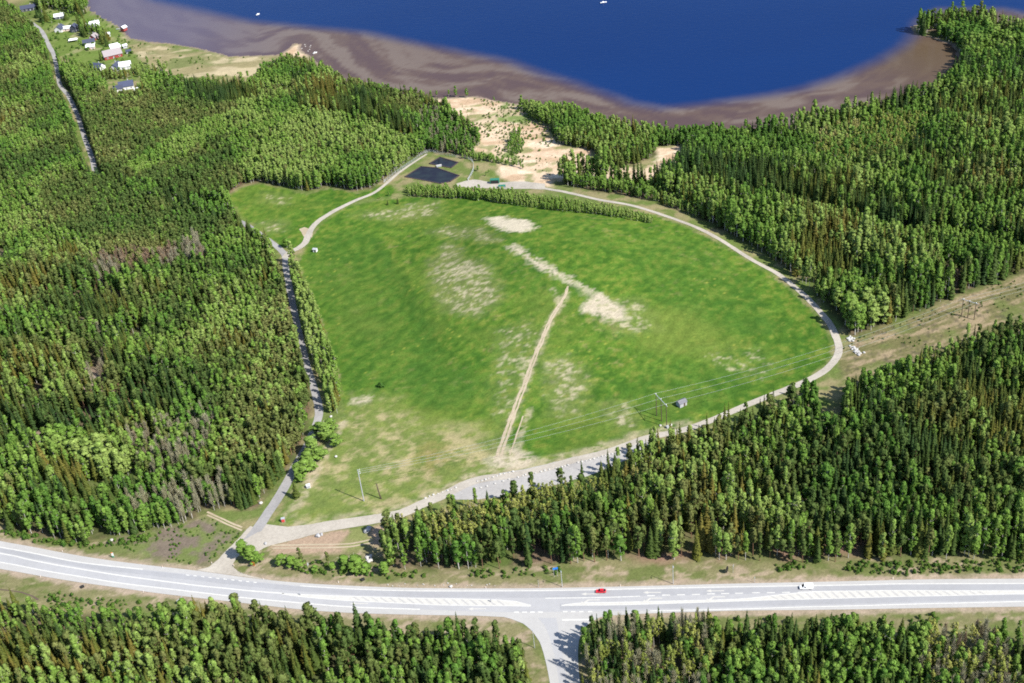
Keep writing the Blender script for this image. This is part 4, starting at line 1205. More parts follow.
# wood above the highway
stand([(385, 560), (392, 534), (450, 517), (500, 506), (560, 496), (590, 488), (575, 520), (520, 545), (450, 560), (420, 570)], 3.0, (10.5, 2.5), {'aspen': .72, 'birch': .10, 'pine': .13, 'spruce': .05}, .15)
stand([(380, 560), (390, 536), (425, 530), (440, 560), (430, 570), (396, 572)], 4.4, (14, 2), {'birch': .75, 'pine': .18, 'spruce': .07}, .1)
stand([(590, 486), (630, 471), (645, 463), (650, 480), (610, 500), (580, 500)], 3.4, (8, 1.5), {'aspen': .85, 'birch': .15}, .1)
stand([(480, 540), (600, 525), (640, 550), (595, 557), (512, 568), (470, 568)], 4.5, (16, 2), {'pine': .58, 'birch': .26, 'spruce': .16}, .2)
stand([(600, 530), (700, 525), (770, 535), (770, 564), (637, 562)], 5.0, (16, 2.5), {'pine': .45, 'spruce': .28, 'birch': .27}, .1)
stand([(655, 455), (702, 441), (770, 421), (817, 404), (826, 430), (780, 470), (700, 485), (650, 475)], 3.7, (11.5, 2.2), {'birch': .74, 'spruce': .20, 'pine': .10}, .3)
stand([(843, 398), (928, 371), (960, 358), (1024, 341), (1260, 280), (1260, 440), (1024, 420), (900, 430), (850, 440)], 4.0, (15, 3.5), {'spruce': .55, 'birch': .37, 'pine': .08}, .9, 0.4)
stand([(830, 420), (1024, 420), (1260, 440), (1260, 564), (1024, 562), (893, 563), (830, 520)], 4.1, (15, 3.5), {'spruce': .46, 'pine': .16, 'birch': .38}, .9, 0.4)
# below the highway
stand([(590, 640), (700, 632), (720, 650), (700, 770), (583, 770)], 3.9, (13.5, 2), {'bare': .42, 'aspen': .34, 'pine': .10, 'spruce': .10, 'birch': .04}, .1, 0.15)
stand([(588, 642), (612, 635), (615, 655), (590, 660)], 4.2, (15.5, 1), {'pine': .5, 'spruce': .5}, .1, .3)
stand([(925, 632), (1000, 630), (1010, 700), (930, 700)], 3.5, (12, 1.5), {'bare': .48, 'aspen': .34, 'birch': .18}, .1, 0.25)
stand([(985, 632), (1024, 628), (1060, 626), (1060, 660), (990, 650)], 5, (11, 1.5), {'birch': 1.0}, .1, 0.3)
stand([(230, 630), (300, 638), (350, 640), (350, 690), (220, 690)], 4.4, (15, 2), {'pine': .50, 'spruce': .32, 'birch': .18}, .2)
stand([(480, 650), (524, 660), (531, 690), (536, 760), (470, 760)], 4.0, (15, 2), {'pine': .50, 'spruce': .22, 'birch': .28}, .1)
stand([(-100, 606), (60, 609), (120, 607), (170, 613), (170, 640), (-100, 640)], 3.8, (6.5, 1.6), {'birch': .60, 'pine': .22, 'spruce': .18}, .2)

NOGO = [FIELD, poly([(396, 558), (420, 556), (420, 566), (400, 570)])] + [poly([(92, 172), (100, 180), (92, 182)])]
OPEN_SPOTS = [(poly([(75, 320), (98, 318), (100, 332), (80, 336)]), .85), (poly([(85, 368), (105, 370), (100, 400), (80, 396)]), .9), (poly([(36, 392), (56, 396), (48, 416), (34, 410)]), .85), (poly([(0, 248), (20, 250), (16, 268), (0, 266)]), .8), (poly([(28, 428), (48, 430), (42, 448), (30, 446)]), .8), (poly([(936, 260), (960, 262), (975, 280), (955, 285)]), .7), (SWAMP, .40), (poly([(110, 81), (122, 80), (140, 82), (142, 97), (128, 103), (108, 100)]), .93)]

trees = {k: [] for k in KINDS}          # rows: x, y, h, w, rot, variant, tint, zone index
for zi, z in enumerate(ZONES):
    subs = [None] + STANDS if z['key'] in ('west', 'mid', 'shore', 'northeast', 'southeast', 'southwest', 'south') else [None]
    zp = z['poly']
    for si, st in enumerate(subs):
        src = st or z
        pp = st['poly'] if st else zp
        x0, y0 = np.maximum(pp.min(0), zp.min(0)); x1, y1 = np.minimum(pp.max(0), zp.max(0))
        if x1 <= x0 or y1 <= y0:
            continue
        s = src['sp'] * (0.83 if z['key'] not in ('village', 'row') else 1)
        a, c = np.meshgrid(np.arange(x0, x1, s), np.arange(y0, y1, s * .9))
        a = a + (np.arange(a.shape[0]) % 2 * s / 2)[:, None]
        x = a.ravel() + (RNG.random(a.size) - .5) * s * .85
        y = c.ravel() + (RNG.random(a.size) - .5) * s * .85
        qx, qy, qf = proj(x, y, np.zeros_like(x))
        ok = (qx > -130) & (qx < 1150) & (qy > -70) & (qy < 740)
        x, y = x[ok], y[ok]
        wob = (fbm(x, y, 10, 300, 2) - .5) * 8
        ok = inside(zp, x, y)
        if st:
            ok &= inside(pp, x + wob, y - wob)
        for later in (STANDS[si:] if len(subs) > 1 else []):
            ok &= ~inside(later['poly'], x + wob, y - wob)
        for pg in NOGO if z['key'] != 'hedge' else []:
            ok &= ~inside(pg, x, y)
        for pg, pr in OPEN_SPOTS:
            ok &= ~(inside(pg, x, y) & (RNG.random(len(x)) < pr))
        ok &= sdf(LAKE, x, y, 5) < -1.0
        thin_ = fbm(x, y, 15, 350, 3)
        ok &= ~((thin_ < (.37 if s > 3.5 else .27)) & (RNG.random(len(x)) < .8)) | (z['key'] in ('row', 'hedge', 'village'))
        if z['key'] in ('hedge', 'row'):
            ok &= RNG.random(len(x)) > .14
        x, y = x[ok], y[ok]
        for line, w in ROADKEEP:
            lo, hi = line.min(0) - 8, line.max(0) + 8
            m_ = (x > lo[0]) & (x < hi[0]) & (y > lo[1]) & (y < hi[1])
            if m_.any():
                dm = np.full(len(x), 99.0)
                xs, ys = x[m_], y[m_]
                dm[m_] = np.sqrt(((xs[:, None] - line[None, :, 0]) ** 2 + (ys[:, None] - line[None, :, 1]) ** 2).min(1))
                k_ = dm > w
                x, y = x[k_], y[k_]
        n = len(x)
        if not n:
            continue
        names = list(src['mix'])
        base = np.array([src['mix'][k] for k in names])
        nz = np.stack([fbm(x, y, 32, 400 + 13 * (zlib_i := sum(map(ord, k))), 3) for k in names], -1)
        wgt = base[None, :] * np.exp((nz - .5) * 13 * src['noise'])
        wgt /= wgt.sum(1)[:, None]
        pick = (wgt.cumsum(1) < RNG.random((n, 1))).sum(1)
        hm, hs = src['h']
        hh = hm + hs * (0.55 * RNG.normal(size=n) + (fbm(x, y, 30, 500, 2) - .5) * 2.2)
        hh = np.clip(hh * 1.07 * np.exp(RNG.normal(size=n) * .10), hm * .4, hm * 1.6)
        for ki, k in enumerate(names):
            q = pick == ki
            c = q.sum()
            if not c:
                continue
            f_ = {'spruce': 1.03, 'pine': 1.0, 'birch': 1.0, 'aspen': 1.0, 'bare': .97, 'shrub': 1}[k]
            H_ = hh[q] * f_
            # young stock is stockier than tall timber
            W_ = H_ * np.clip(1.45 - (H_ - 6) * 0.045, .85, 1.5) * (0.68 + .42 * RNG.random(c))
            W_ = W_ * (0.92 if k == 'birch' else 0.88) * (st['wide'] if st else 1.0) * np.where(RNG.random(c) < .10, 1.35, 1.0)
            T_ = np.clip(.5 + .17 * RNG.normal(size=c) + (fbm(x[q], y[q], 34, 600, 2) - .5) * 1.7, 0, 1)
            if z['key'] in ('hedge', 'row'):
                T_ = np.clip(T_ + .45, 0, 1)
            if st and st['tint'] is not None:
                T_ = np.clip(T_ - .5 + st['tint'], 0, 1)
            trees[k].append(np.stack([x[q], y[q], H_, W_, RNG.random(c) * 6.283, RNG.integers(0, NV, c), T_, np.full(c, zi)], -1))

# shrubs of the verges, clearing and shore scrub
def scatter_shrubs(pl, sp, h, prob, seed, tint=.5):
    lo, hi = pl.min(0), pl.max(0)
    a, c = np.meshgrid(np.arange(lo[0], hi[0], sp), np.arange(lo[1], hi[1], sp))
    x = a.ravel() + (RNG.random(a.size) - .5) * sp
    y = c.ravel() + (RNG.random(a.size) - .5) * sp
    qx, qy, _ = proj(x, y, np.zeros_like(x))
    ok = inside(pl, x, y) & (fbm(x, y, 12, seed, 3) > 1 - prob) & (qx > -30) & (qx < 1060) & (qy < 700) & (sdf(LAKE, x, y, 5) < -2)
    x, y = x[ok], y[ok]
    n = len(x)
    H_ = h * (.5 + RNG.random(n))
    trees['shrub'].append(np.stack([x, y, H_, H_ * (.8 + .5 * RNG.random(n)), RNG.random(n) * 6.28, RNG.integers(0, NV, n), np.clip(tint + .25 * RNG.normal(size=n), 0, 1), np.full(n, -1)], -1))
scatter_shrubs(poly([(770, 563), (893, 562), (1030, 560), (1030, 573), (880, 575), (780, 571)]), 2.1, 1.5, .66, 701, .6)
scatter_shrubs(poly([(396, 573), (480, 571), (560, 567), (560, 576), (480, 579), (396, 580), (300, 575), (285, 562), (380, 563)]), 2.6, 1.6, .56, 702)
scatter_shrubs(poly([(0, 528), (62, 542), (110, 541), (150, 534), (150, 540), (100, 549), (50, 546), (0, 534)]), 2.2, 2.0, .62, 703)
scatter_shrubs(SCRUB, 3.2, 1.3, .56, 704, .9)
for q_ in (SANDS[0], SANDS[1], SANDS[2]):
    scatter_shrubs(q_, 4.5, 0.9, .30, 711, 1)
scatter_shrubs(poly([(0, 586), (120, 600), (300, 626), (430, 634), (300, 634), (200, 614), (60, 608), (0, 602)]), 2.6, 1.7, .54, 705)
scatter_shrubs(poly([(600, 627), (740, 618), (1024, 614), (1024, 627), (740, 630), (600, 637)]), 2.6, 1.6, .5, 706)
scatter_shrubs(HEATH, 2.6, 1.0, .5, 707)
scatter_shrubs(CLEAR, 3.4, 0.8, .42, 708, .3)
scatter_shrubs(VILLAGE, 9, 2.5, .5, 709)
scatter_shrubs(MEADOW, 6.0, 1.4, .4, 710, .8)

for k in trees:
    trees[k] = np.concatenate(trees[k]) if trees[k] else np.zeros((0, 8))

LANDMARKS = [(nm, P(x, y)) for nm, x, y in (('the red car', 601, 592), ('the white van', 805, 588), ('the side road mouth', 560, 640), ('the blue road sign', 556, 570), ('the gravel crossroads', 262, 535), ('the gravel lot', 520, 480), ('the three-pole power mast', 662, 424), ('the pale rock heaps', 852, 348), ('the orange warning sign', 254, 562), ('the white boulders', 440, 500), ('the grey roadside post', 672, 583), ('the tall wooden pole', 364, 501), ('the highway bend', 100, 575), ('the tilted grey board', 180, 600), ('the cleared power-line strip', 930, 330), ('the field gate road bend', 838, 348), ('the hatched road island', 440, 602), ('the highway\'s right end', 1000, 595), ('the forest road', 300, 400), ('the heath by the junction', 165, 548), ('the brown boggy clearing', 720, 550), ('the photo\'s bottom edge', 300, 672), ('the bottom right corner', 980, 670), ('the bottom left corner', 40, 670), ('the ponds', 440, 170), ('the lake houses', 100, 60), ('the photo\'s left edge', 10, 430), ('the photo\'s right edge', 1010, 450), ('the lower wood\'s middle', 870, 480), ('the photo\'s bottom edge', 780, 672))]
SIZES = {'spruce': (14, 18), 'pine': (13, 16.5), 'birch': (11.5, 14.5), 'aspen': (11, 14), 'bare': (11.5, 14.5), 'shrub': (1.2, 1.9)}
HUES = {'spruce': ('dark green', 'olive green', 'brownish'), 'pine': ('grey-green', 'olive', 'pale olive'), 'birch': ('deep green', 'bright green', 'pale green'), 'aspen': ('green', 'yellow-green', 'yellowish'), 'bare': ('pale', 'grey', 'reddish'), 'shrub': ('dark green', 'green', 'light green')}
SHORT = {'spruce': 'spruce', 'pine': 'pine', 'birch': 'birch', 'aspen': 'aspen', 'bare': 'bare tree', 'shrub': 'shrub'}
RANK = ['nearest', 'second-nearest', 'third-nearest', 'fourth-nearest', 'fifth-nearest', 'sixth-nearest', 'seventh-nearest', 'eighth-nearest', 'ninth-nearest', 'tenth-nearest']
WORD = {2: 'two', 3: 'three', 4: 'four', 5: 'five'}
ORD = {2: ('left', 'right'), 3: ('leftmost', 'middle', 'rightmost'), 4: ('leftmost', 'second from left', 'second from right', 'rightmost'), 5: ('leftmost', 'second from left', 'middle', 'second from right', 'rightmost')}
def plural(l, k):
    w = SHORT[k]
    return l.replace(w, {'birch': 'birches', 'spruce': 'spruces'}.get(k, w + 's'))
# the few hundred of each kind that show largest stand as trees of their own, the rest as one wood
LOOK = {'spruce': 'dark spruce with a narrow pointed crown', 'pine': 'grey-green pine with a rounded open crown', 'birch': 'bright green leafy birch', 'aspen': 'slim yellow-green aspen with a pale trunk', 'bare': 'leafless grey aspen with thin twigs', 'shrub': 'low green leafy shrub'}
def place_tree(k, x, y, h, w, rot, var, tint, label, group, z=None):
    crown, trunk = KINDS[k][int(var)]
    o = link(TREE_NAME[k], None)
    o.location = (x, y, ground(x, y) if z is None else z)
    o.rotation_euler = (0, 0, rot)
    o.scale = (w, w, h)
    tag(o, label, 'shrub' if k == 'shrub' else 'tree', group)
    c = link('stem' if k == 'shrub' else 'trunk', trunk, o)
    c = link('crown', crown, o)
    c['tint'] = float(tint)
    return o

protos = {}
for k in KINDS:
    cl = bpy.data.collections.new('library_' + k)
    protos[k] = cl
    for i, (crown, trunk) in enumerate(KINDS[k]):
        bm = bmesh.new()
        bm.from_mesh(crown)
        nc = len(bm.faces)
        bm.from_mesh(trunk)
        bm.faces.ensure_lookup_table()
        for f in bm.faces[nc:]:
            f.material_index = 1
        me = bpy.data.meshes.new('%s_whole' % k)
        bm.to_mesh(me)
        bm.free()
        me.materials.append(crown.materials[0])
        me.materials.append(trunk.materials[0])
        po = bpy.data.objects.new('%s_%02d' % (k, i), me)
        cl.objects.link(po)

def wood(name, rows, z, coll):
    me = bpy.data.meshes.new(name)
    n = len(rows)
    me.vertices.add(n)
    me.vertices.foreach_set('co', np.stack([rows[:, 0], rows[:, 1], z], -1).astype(np.float32).ravel())
    def att(nm, typ, key, arr):
        a = me.attributes.new(nm, typ, 'POINT')
        a.data.foreach_set(key, arr.ravel())
    att('turn', 'FLOAT_VECTOR', 'vector', np.stack([rows[:, 4] * 0, rows[:, 4] * 0, rows[:, 4]], -1).astype(np.float32))
    att('size', 'FLOAT_VECTOR', 'vector', np.stack([rows[:, 3], rows[:, 3], rows[:, 2]], -1).astype(np.float32))
    att('pick', 'INT', 'value', rows[:, 5].astype(np.int32))
    att('tint', 'FLOAT', 'value', rows[:, 6].astype(np.float32))
    o = link(name, me)
    ng = bpy.data.node_groups.new(name, 'GeometryNodeTree')
    ng.interface.new_socket('Geometry', in_out='INPUT', socket_type='NodeSocketGeometry')
    ng.interface.new_socket('Geometry', in_out='OUTPUT', socket_type='NodeSocketGeometry')
    gi, go = nd(ng, 'NodeGroupInput'), nd(ng, 'NodeGroupOutput')
    ci = nd(ng, 'GeometryNodeCollectionInfo')
    ci.inputs['Collection'].default_value = coll
    ci.inputs['Separate Children'].default_value = True
    ci.inputs['Reset Children'].default_value = True
    ip = nd(ng, 'GeometryNodeInstanceOnPoints')
    ip.inputs['Pick Instance'].default_value = True
    def named(nm, typ):
        q = nd(ng, 'GeometryNodeInputNamedAttribute', data_type=typ)
        q.inputs['Name'].default_value = nm
        return [s for s in q.outputs if s.name == 'Attribute' and s.enabled][0]
    e2r = nd(ng, 'FunctionNodeEulerToRotation')
    L = ng.links.new
    L(gi.outputs[0], ip.inputs['Points'])
    L(ci.outputs[0], ip.inputs['Instance'])
    L(named('pick', 'INT'), ip.inputs['Instance Index'])
    L(named('turn', 'FLOAT_VECTOR'), e2r.inputs[0])
    L(e2r.outputs[0], ip.inputs['Rotation'])
    L(named('size', 'FLOAT_VECTOR'), ip.inputs['Scale'])
    L(ip.outputs[0], go.inputs[0])
    md = o.modifiers.new('grow', 'NODES')
    md.node_group = ng
    return o

STUFF_NAME = {'spruce': 'spruce_forest', 'pine': 'pine_forest', 'birch': 'birch_forest', 'aspen': 'aspen_grove', 'bare': 'bare_grove', 'shrub': 'undergrowth'}
STUFF_LABEL = {'spruce': 'dark spruces farther off in the woods', 'pine': 'grey-green pines farther off in the woods', 'birch': 'bright green birches farther off in the woods', 'aspen': 'yellow-green aspens farther off in the woods', 'bare': 'leafless aspens farther off in the woods', 'shrub': 'small shrubs scattered over verges and clearings'}
total = 0
for k in KINDS:
    R_ = trees[k]
    if not len(R_):
        continue
    total += len(R_)
    z = full_height(R_[:, 0], R_[:, 1])
    qx, qy, qf = proj(R_[:, 0], R_[:, 1], z + R_[:, 2] * .6)
    inframe = (qx > 4) & (qx < 1020) & (qy > 4) & (qy < 679)
    big = np.where(inframe, R_[:, 2] * R_[:, 3] / qf ** 2, -1)
    order = np.argsort(-big)
    one = order[:280]
    one = one[big[one] > 0]
    cand = []
    for i in one:
        r = R_[i]
        wi = int(r[7])
        where = ZONES[wi]['where'] if wi >= 0 else 'on open ground'
        d = [(math.hypot(r[0] - q[0], r[1] - q[1]), nm) for nm, q in LANDMARKS]
        near = min(d)[1]
        size = 'small' if r[2] < SIZES[k][0] else ('tall' if r[2] > SIZES[k][1] else 'mid-sized')
        hue = HUES[k][0 if r[6] < .36 else (1 if r[6] < .64 else 2)]
        group = '%ss %s' % (TREE_NAME[k].replace('_', ' '), where)
        cand.append((i, '%s %s %s, near %s' % (size, hue, SHORT[k], near), group, qx[i]))
    byl = {}
    for c in cand:
        byl.setdefault(c[1], []).append(c)
    for lab, cs in byl.items():
        cs.sort(key=lambda c: -qy[c[0]])
        nc = -(-len(cs) // 5)
        for ci, chunk in enumerate(np.array_split(np.arange(len(cs)), nc)):
            row = sorted((cs[q] for q in chunk), key=lambda c: c[3])
            rank = '' if nc == 1 else (RANK[ci] if ci < nc - 1 or ci == 0 else 'farthest')
            for j, (i, l_, group, _) in enumerate(row):
                r = R_[i]
                m_ = len(row)
                if m_ == 1:
                    t_ = l_ if not rank else rank + ' ' + l_
                else:
                    t_ = '%s of %s %s' % (ORD[m_][j], WORD[m_], (rank + ' ' if rank else '') + plural(l_, k))
                place_tree(k, r[0], r[1], r[2], r[3], r[4], r[5], r[6], t_, group, z[i])
    rest = np.ones(len(R_), bool)
    rest[one] = False
    if rest.any():
        o = wood(STUFF_NAME[k], R_[rest], z[rest], protos[k])
        tag(o, STUFF_LABEL[k], 'wood' if k != 'shrub' else 'undergrowth', None, 'stuff')
print('TREES', total, {k: len(v) for k, v in trees.items()})

# ------------------------------------------------------------------ single trees outside the woods
def solo(k, px, py, h, w, tint, label, group=None):
    p = P(px, py)
    if k == 'birch' and py > 400:
        h, w = h * 1.12, w * 2.3
    return place_tree(k, p[0], p[1], h, h * w, random.uniform(0, 6.28), random.randrange(NV), tint, label, group, p[2])
solo('birch', 287, 247.5, 7.5, 2.4, .3, 'single round birch standing in the angle of the two field roads', 'single trees by the roads')
solo('birch', 327, 440, 9.5, 1.35, .65, 'broad bright birch at the open end of the tree row', 'single trees by the roads')
solo('birch', 336, 446, 7, 1.3, .55, 'lower birch leaning on the broad birch by the dry field corner', 'single trees by the roads')
solo('birch', 315, 457, 10, 1.25, .7, 'tall bright birch over the shaded stretch of forest road', 'single trees by the roads')
solo('birch', 306, 474, 8, 1.25, .6, 'round birch next above the lone roadside spruce', 'single trees by the roads')
solo('birch', 301, 482, 4.5, 1.3, .5, 'small birch between the round birch and the lone roadside spruce', 'single trees by the roads')
solo('spruce', 297, 498, 11, 1.5, .6, 'lone spruce casting its shadow over the forest road', 'single trees by the roads')
for x, y, h, lab in ((322, 437, 8, 'left shoulder of the broad birch clump at the open end of the tree row'), (332, 431, 7, 'birch behind the broad clump at the end of the tree row'), (311, 452, 8.5, 'birch left of the tall one over the shaded forest road'), (320, 460, 7, 'birch right of the tall one over the shaded forest road'), (309, 466, 8, 'birch between the two clumps along the forest road'), (300, 475, 7, 'birch left of the round one above the roadside spruce'), (313, 471, 5.5, 'low birch right of the round one above the roadside spruce')):
    solo('birch', x, y, h, 1.3, .6, lab, 'single trees by the roads')
solo('birch', 245, 559, 10, .95, .45, 'slender birch beside the gravel junction, its shadow across the road', 'trees on the highway verge')
solo('birch', 252, 562, 8.5, 1.1, .55, 'leafy birch close behind the orange warning sign', 'trees on the highway verge')
solo('birch', 258, 563, 6, 1.2, .4, 'small birch right of the orange warning sign', 'trees on the highway verge')
for i, (x, y, h, w, t_, lab) in enumerate(((282, 565, 5.5, 1.35, .55, 'first round bush left of the thin pine on the verge'), (292, 567, 5.5, 1.35, .5, 'second round bush under the thin pine on the verge'),
        (299, 568, 4.5, 1.3, .6, 'bush hard by the grey back of the road sign'), (315, 571, 3, 1.5, .4, 'small round bush right of the grey road sign'), (346, 569, 7, 1.25, .45, 'large bright bush left of the white rock pile'),
        (357, 571, 8, 1.25, .5, 'largest bright bush just left of the white rock pile'), (366, 573, 5, 1.3, .45, 'bush in front of the white rock pile'), (385, 574, 6, 1.3, .5, 'bush right of the white rock pile at the wood edge'), (333, 570, 4, 1.4, .5, 'low bush between the two thin pines on the verge'))):
    solo('birch', x, y, h, w, t_, lab, 'bushy young birches on the highway verge')
solo('pine', 302, 565, 11, .85, .6, 'thin pine standing among the verge bushes left of the grey sign', 'thin pines on the verge')
solo('pine', 329, 566, 9, .75, .7, 'thin pine in the middle of the verge, right of the grey sign', 'thin pines on the verge')
solo('pine', 343, 568, 8, .9, .55, 'thin pine close to the large bright bush on the verge', 'thin pines on the verge')
solo('pine', 241, 622, 18, 1.35, .75, 'tall broad pine below the highway, its top reaching over the asphalt', 'tall pines at the highway edge')
solo('pine', 260, 625, 15, 1.2, .7, 'second tall pine below the highway, just right of the broadest one', 'tall pines at the highway edge')
solo('pine', 313, 632, 17, 1.3, .6, 'tall pine below the highway near the widening of the asphalt', 'tall pines at the highway edge')
solo('spruce', 803, 399, 14, 1.25, .35, 'dark lone spruce standing in front of the curved gravel road', 'single trees by the roads')
for i, (x, y, h, k, lab) in enumerate(((388, 205, 4.5, 'spruce', 'small spruce left at the hedge end'), (398, 204, 5.5, 'spruce', 'small spruce second from the hedge end'), (389, 196, 4, 'birch', 'small birch by the bend of the field track'), (418, 197, 4, 'birch', 'small birch in front of the hedge end'), (380, 199, 3, 'birch', 'tiny birch by the field track'))):
    solo(k, x, y, h, 1.3, .45, lab, 'small trees at the hedge end')
solo('shrub', 381, 387, 2.6, 1.6, 0, 'dark round bush alone in the green field', None)
for i, (x, y, h, t_, lab) in enumerate(((431, 97, 6, .3, 'leftmost lakeside bush above the sand'), (437, 96, 5, .3, 'second lakeside bush above the sand'), (449, 96, 6, .35, 'tall lakeside bush above the sand, left of the tallest'), (456, 96, 9, .25, 'tallest lakeside bush above the sand'), (467, 97, 8, .2, 'rounded lakeside bush right of the tallest'), (494, 101, 4, .4, 'small bush at the sand corner by the water'), (499, 104, 3, .4, 'tiny bush at the sand corner'), (507, 106, 3.5, .5, 'low bush right of the sand corner'))):
    solo('birch', x, y, h, 1.35, t_, lab, 'bushes along the lake shore')
for i, (x, y, h) in enumerate(((516, 140, 6), (512, 146, 7), (519, 134, 6), (508, 152, 5), (470, 141, 5), (475, 148, 5), (520, 148, 6), (490, 160, 4), (498, 162, 4.5), (506, 165, 4.5), (514, 166, 4), (482, 158, 4.5), (474, 157, 4), (489, 173, 3), (486, 176, 3.5), (523, 169, 4), (478, 171, 4.5))):
    solo('birch', x, y, h, 1.4, .45, 'bushy young birch among the bare sand patches', 'young birches among the sand patches')
def vt(k, x, y, h, w, t_, lab):
    solo(k, x, y, h, w, t_, lab, 'trees among the houses by the lake')
vt('spruce', 43, 22, 17, 1.25, .2, 'big dark spruce left of the small gabled shed')
vt('spruce', 47, 21, 18, 1.25, .7, 'tallest brown-green spruce by the lake houses')
vt('spruce', 38, 18, 13, 1.25, .1, 'dark spruce next to the charcoal-roofed house')
vt('birch', 52, 23, 10, 1.2, .3, 'birch between the tall spruce and the gabled shed')
vt('birch', 62, 26.5, 8, 1.45, 1, 'round pale green birch in front of the gabled shed')
vt('spruce', 82, 36, 14, 1.3, .3, 'dark spruce left of the red cottage')
vt('spruce', 86, 37, 13, 1.3, .5, 'dark spruce close to the red cottage')
vt('birch', 89, 34, 9, 1.3, .3, 'birch between the white-roofed house and the red cottage')
vt('birch', 81, 48.5, 9, 1.3, .35, 'birch casting a long shadow on the lawn')
vt('birch', 67, 39, 6, 1.3, .35, 'birch behind the white marquee roof')
vt('spruce', 103, 44, 13, 1.2, .6, 'brown-green spruce behind the big red house')
vt('spruce', 107, 46, 11, 1.2, .3, 'dark spruce at the corner of the big red house')
vt('spruce', 101.5, 61, 12, 1.0, .55, 'narrow spruce left of the big red house')
vt('birch', 121, 50, 9, 1.3, .3, 'birch right of the big red house')
vt('birch', 148, 64, 8, 1.25, .35, 'single birch on the lakeside lawn beside a white pole')
vt('spruce', 137, 73, 11, .95, .7, 'narrow brown-green spruce at the lawn edge')
vt('birch', 97, 30, 8, 1.3, .4, 'birch right of the white-roofed house')
vt('birch', 110, 34, 7, 1.4, .5, 'bushy birch near the boathouse')
vt('birch', 126, 44, 6, 1.4, .3, 'bush on the shore near the boathouse')
vt('birch', 70, 18, 9, 1.3, .4, 'birch behind the white roofs')
vt('birch', 78, 21, 10, 1.3, .4, 'birch behind the tall dark house')
vt('spruce', 66, 20, 12, 1.2, .5, 'spruce behind the white roofs')

# ------------------------------------------------------------------ houses by the lake
ROOFS = {'charcoal': simple('charcoal_roof', (0.045, 0.052, 0.085), .7, .12, .8), 'grey': simple('grey_tile_roof', (0.26, 0.23, 0.235), .8, .15, .8), 'white': simple('pale_metal_roof', (0.62, 0.64, 0.66), .5, .06, .8), 'blue': simple('dark_blue_roof', (0.05, 0.06, 0.105), .7, .12, .8)}
WALLS = {'white': simple('white_boarding', (0.66, 0.65, 0.64), .8, .06), 'red': simple('falu_red_boarding', (0.25, 0.045, 0.04), .85, .12), 'grey': simple('grey_boarding', (0.35, 0.35, 0.38), .8, .1), 'pink': simple('pale_pink_render', (0.55, 0.42, 0.38), .8, .06), 'dark': simple('dark_boarding', (0.05, 0.055, 0.075), .8, .1)}
def house(px, py, L, W, wallh, rise, rz, roof, wall, label, nwin=3, chimney=True, name='house', cat='house', group='houses by the lake'):
    L, W, wallh, rise = L * 1.15, W * 1.15, wallh * 1.15, rise * 1.2
    p = P(px, py)
    t = thing(name, label, cat, (p[0], p[1], p[2] - .1), math.radians(rz), group)
    mb = MB()
    mb.add([(-L / 2, -W / 2, -1), (L / 2, -W / 2, -1), (L / 2, W / 2, -1), (-L / 2, W / 2, -1), (-L / 2, -W / 2, wallh), (L / 2, -W / 2, wallh), (L / 2, W / 2, wallh), (-L / 2, W / 2, wallh), (-L / 2, 0, wallh + rise), (L / 2, 0, wallh + rise)],
           [(3, 2, 1, 0), (0, 1, 5, 4), (2, 3, 7, 6), (1, 2, 6, 9, 5), (3, 0, 4, 8, 7), (4, 5, 9, 8), (6, 7, 8, 9)])
    mb.build('wall', WALLS[wall], t)
    ov, th = .55, .22
    s = rise / (W / 2)
    e = W / 2 + ov
    out = [(-e, wallh - ov * s + .04), (0, wallh + rise + .04), (e, wallh - ov * s + .04), (e, wallh - ov * s + .04 + th), (0, wallh + rise + .04 + th), (-e, wallh - ov * s + .04 + th)]
    r = MB()
    n = len(out)
    x0, x1 = -L / 2 - ov, L / 2 + ov
    r.add([(x0, y, z) for y, z in out] + [(x1, y, z) for y, z in out], [(0, 1, 4, 5), (1, 2, 3, 4), (6, 11, 10, 7), (7, 10, 9, 8)] + [(i, i + n, (i + 1) % n + n, (i + 1) % n) for i in range(n)])
    ro = r.build('roof', ROOFS[roof], t)
    if chimney:
        MB().box((L * .18, W * .1, wallh + rise + .5), (.8, .8, 1.6)).build('chimney', MAT['grey_stone'], ro)
    for side in (-1, 1):
        for k in range(nwin):
            x = (k - (nwin - 1) / 2) * L / max(nwin, 1)
            if side == -1 and nwin > 1 and k == nwin // 2:
                MB().box((x, side * (W / 2 + .03), 1.05), (1.1, .08, 2.1)).build('door', MAT['grey_panel'], t)
                continue
            w = MB().box((x, side * (W / 2 + .03), 1.6), (1.5, .09, 1.3)).build('window', MAT['white'], t)
            MB().box((x, side * (W / 2 + .085), 1.6), (1.2, .03, 1.0)).build('pane', MAT['dark_glass'], w)
    for side in (-1, 1):
        w = MB().box((side * (L / 2 + .03), 0, 1.6), (.09, 1.8, 1.4)).build('window', MAT['white'], t)
        MB().box((side * (L / 2 + .085), 0, 1.6), (.03, 1.5, 1.1)).build('pane', MAT['dark_glass'], w)
    return t
house(29, 10, 14, 8, 2.8, 2.2, 12, 'charcoal', 'dark', 'long house with a charcoal roof, highest up the village road', 4)
house(60, 18, 9, 6, 2.6, 1.8, 12, 'white', 'dark', 'small gabled shed with a pale metal roof and dark gable')
house(60.5, 31, 8, 7, 3, 2.6, 78, 'charcoal', 'white', 'white house with a charcoal roof, gable facing the lawn', 2)
house(69, 30, 9, 6, 2.6, 1.4, 5, 'white', 'pink', 'low house with a white roof left of the tall dark house', 2, False)
house(75, 31.5, 6, 5, 5, 2, 80, 'charcoal', 'dark', 'tall narrow dark house', 2, False)
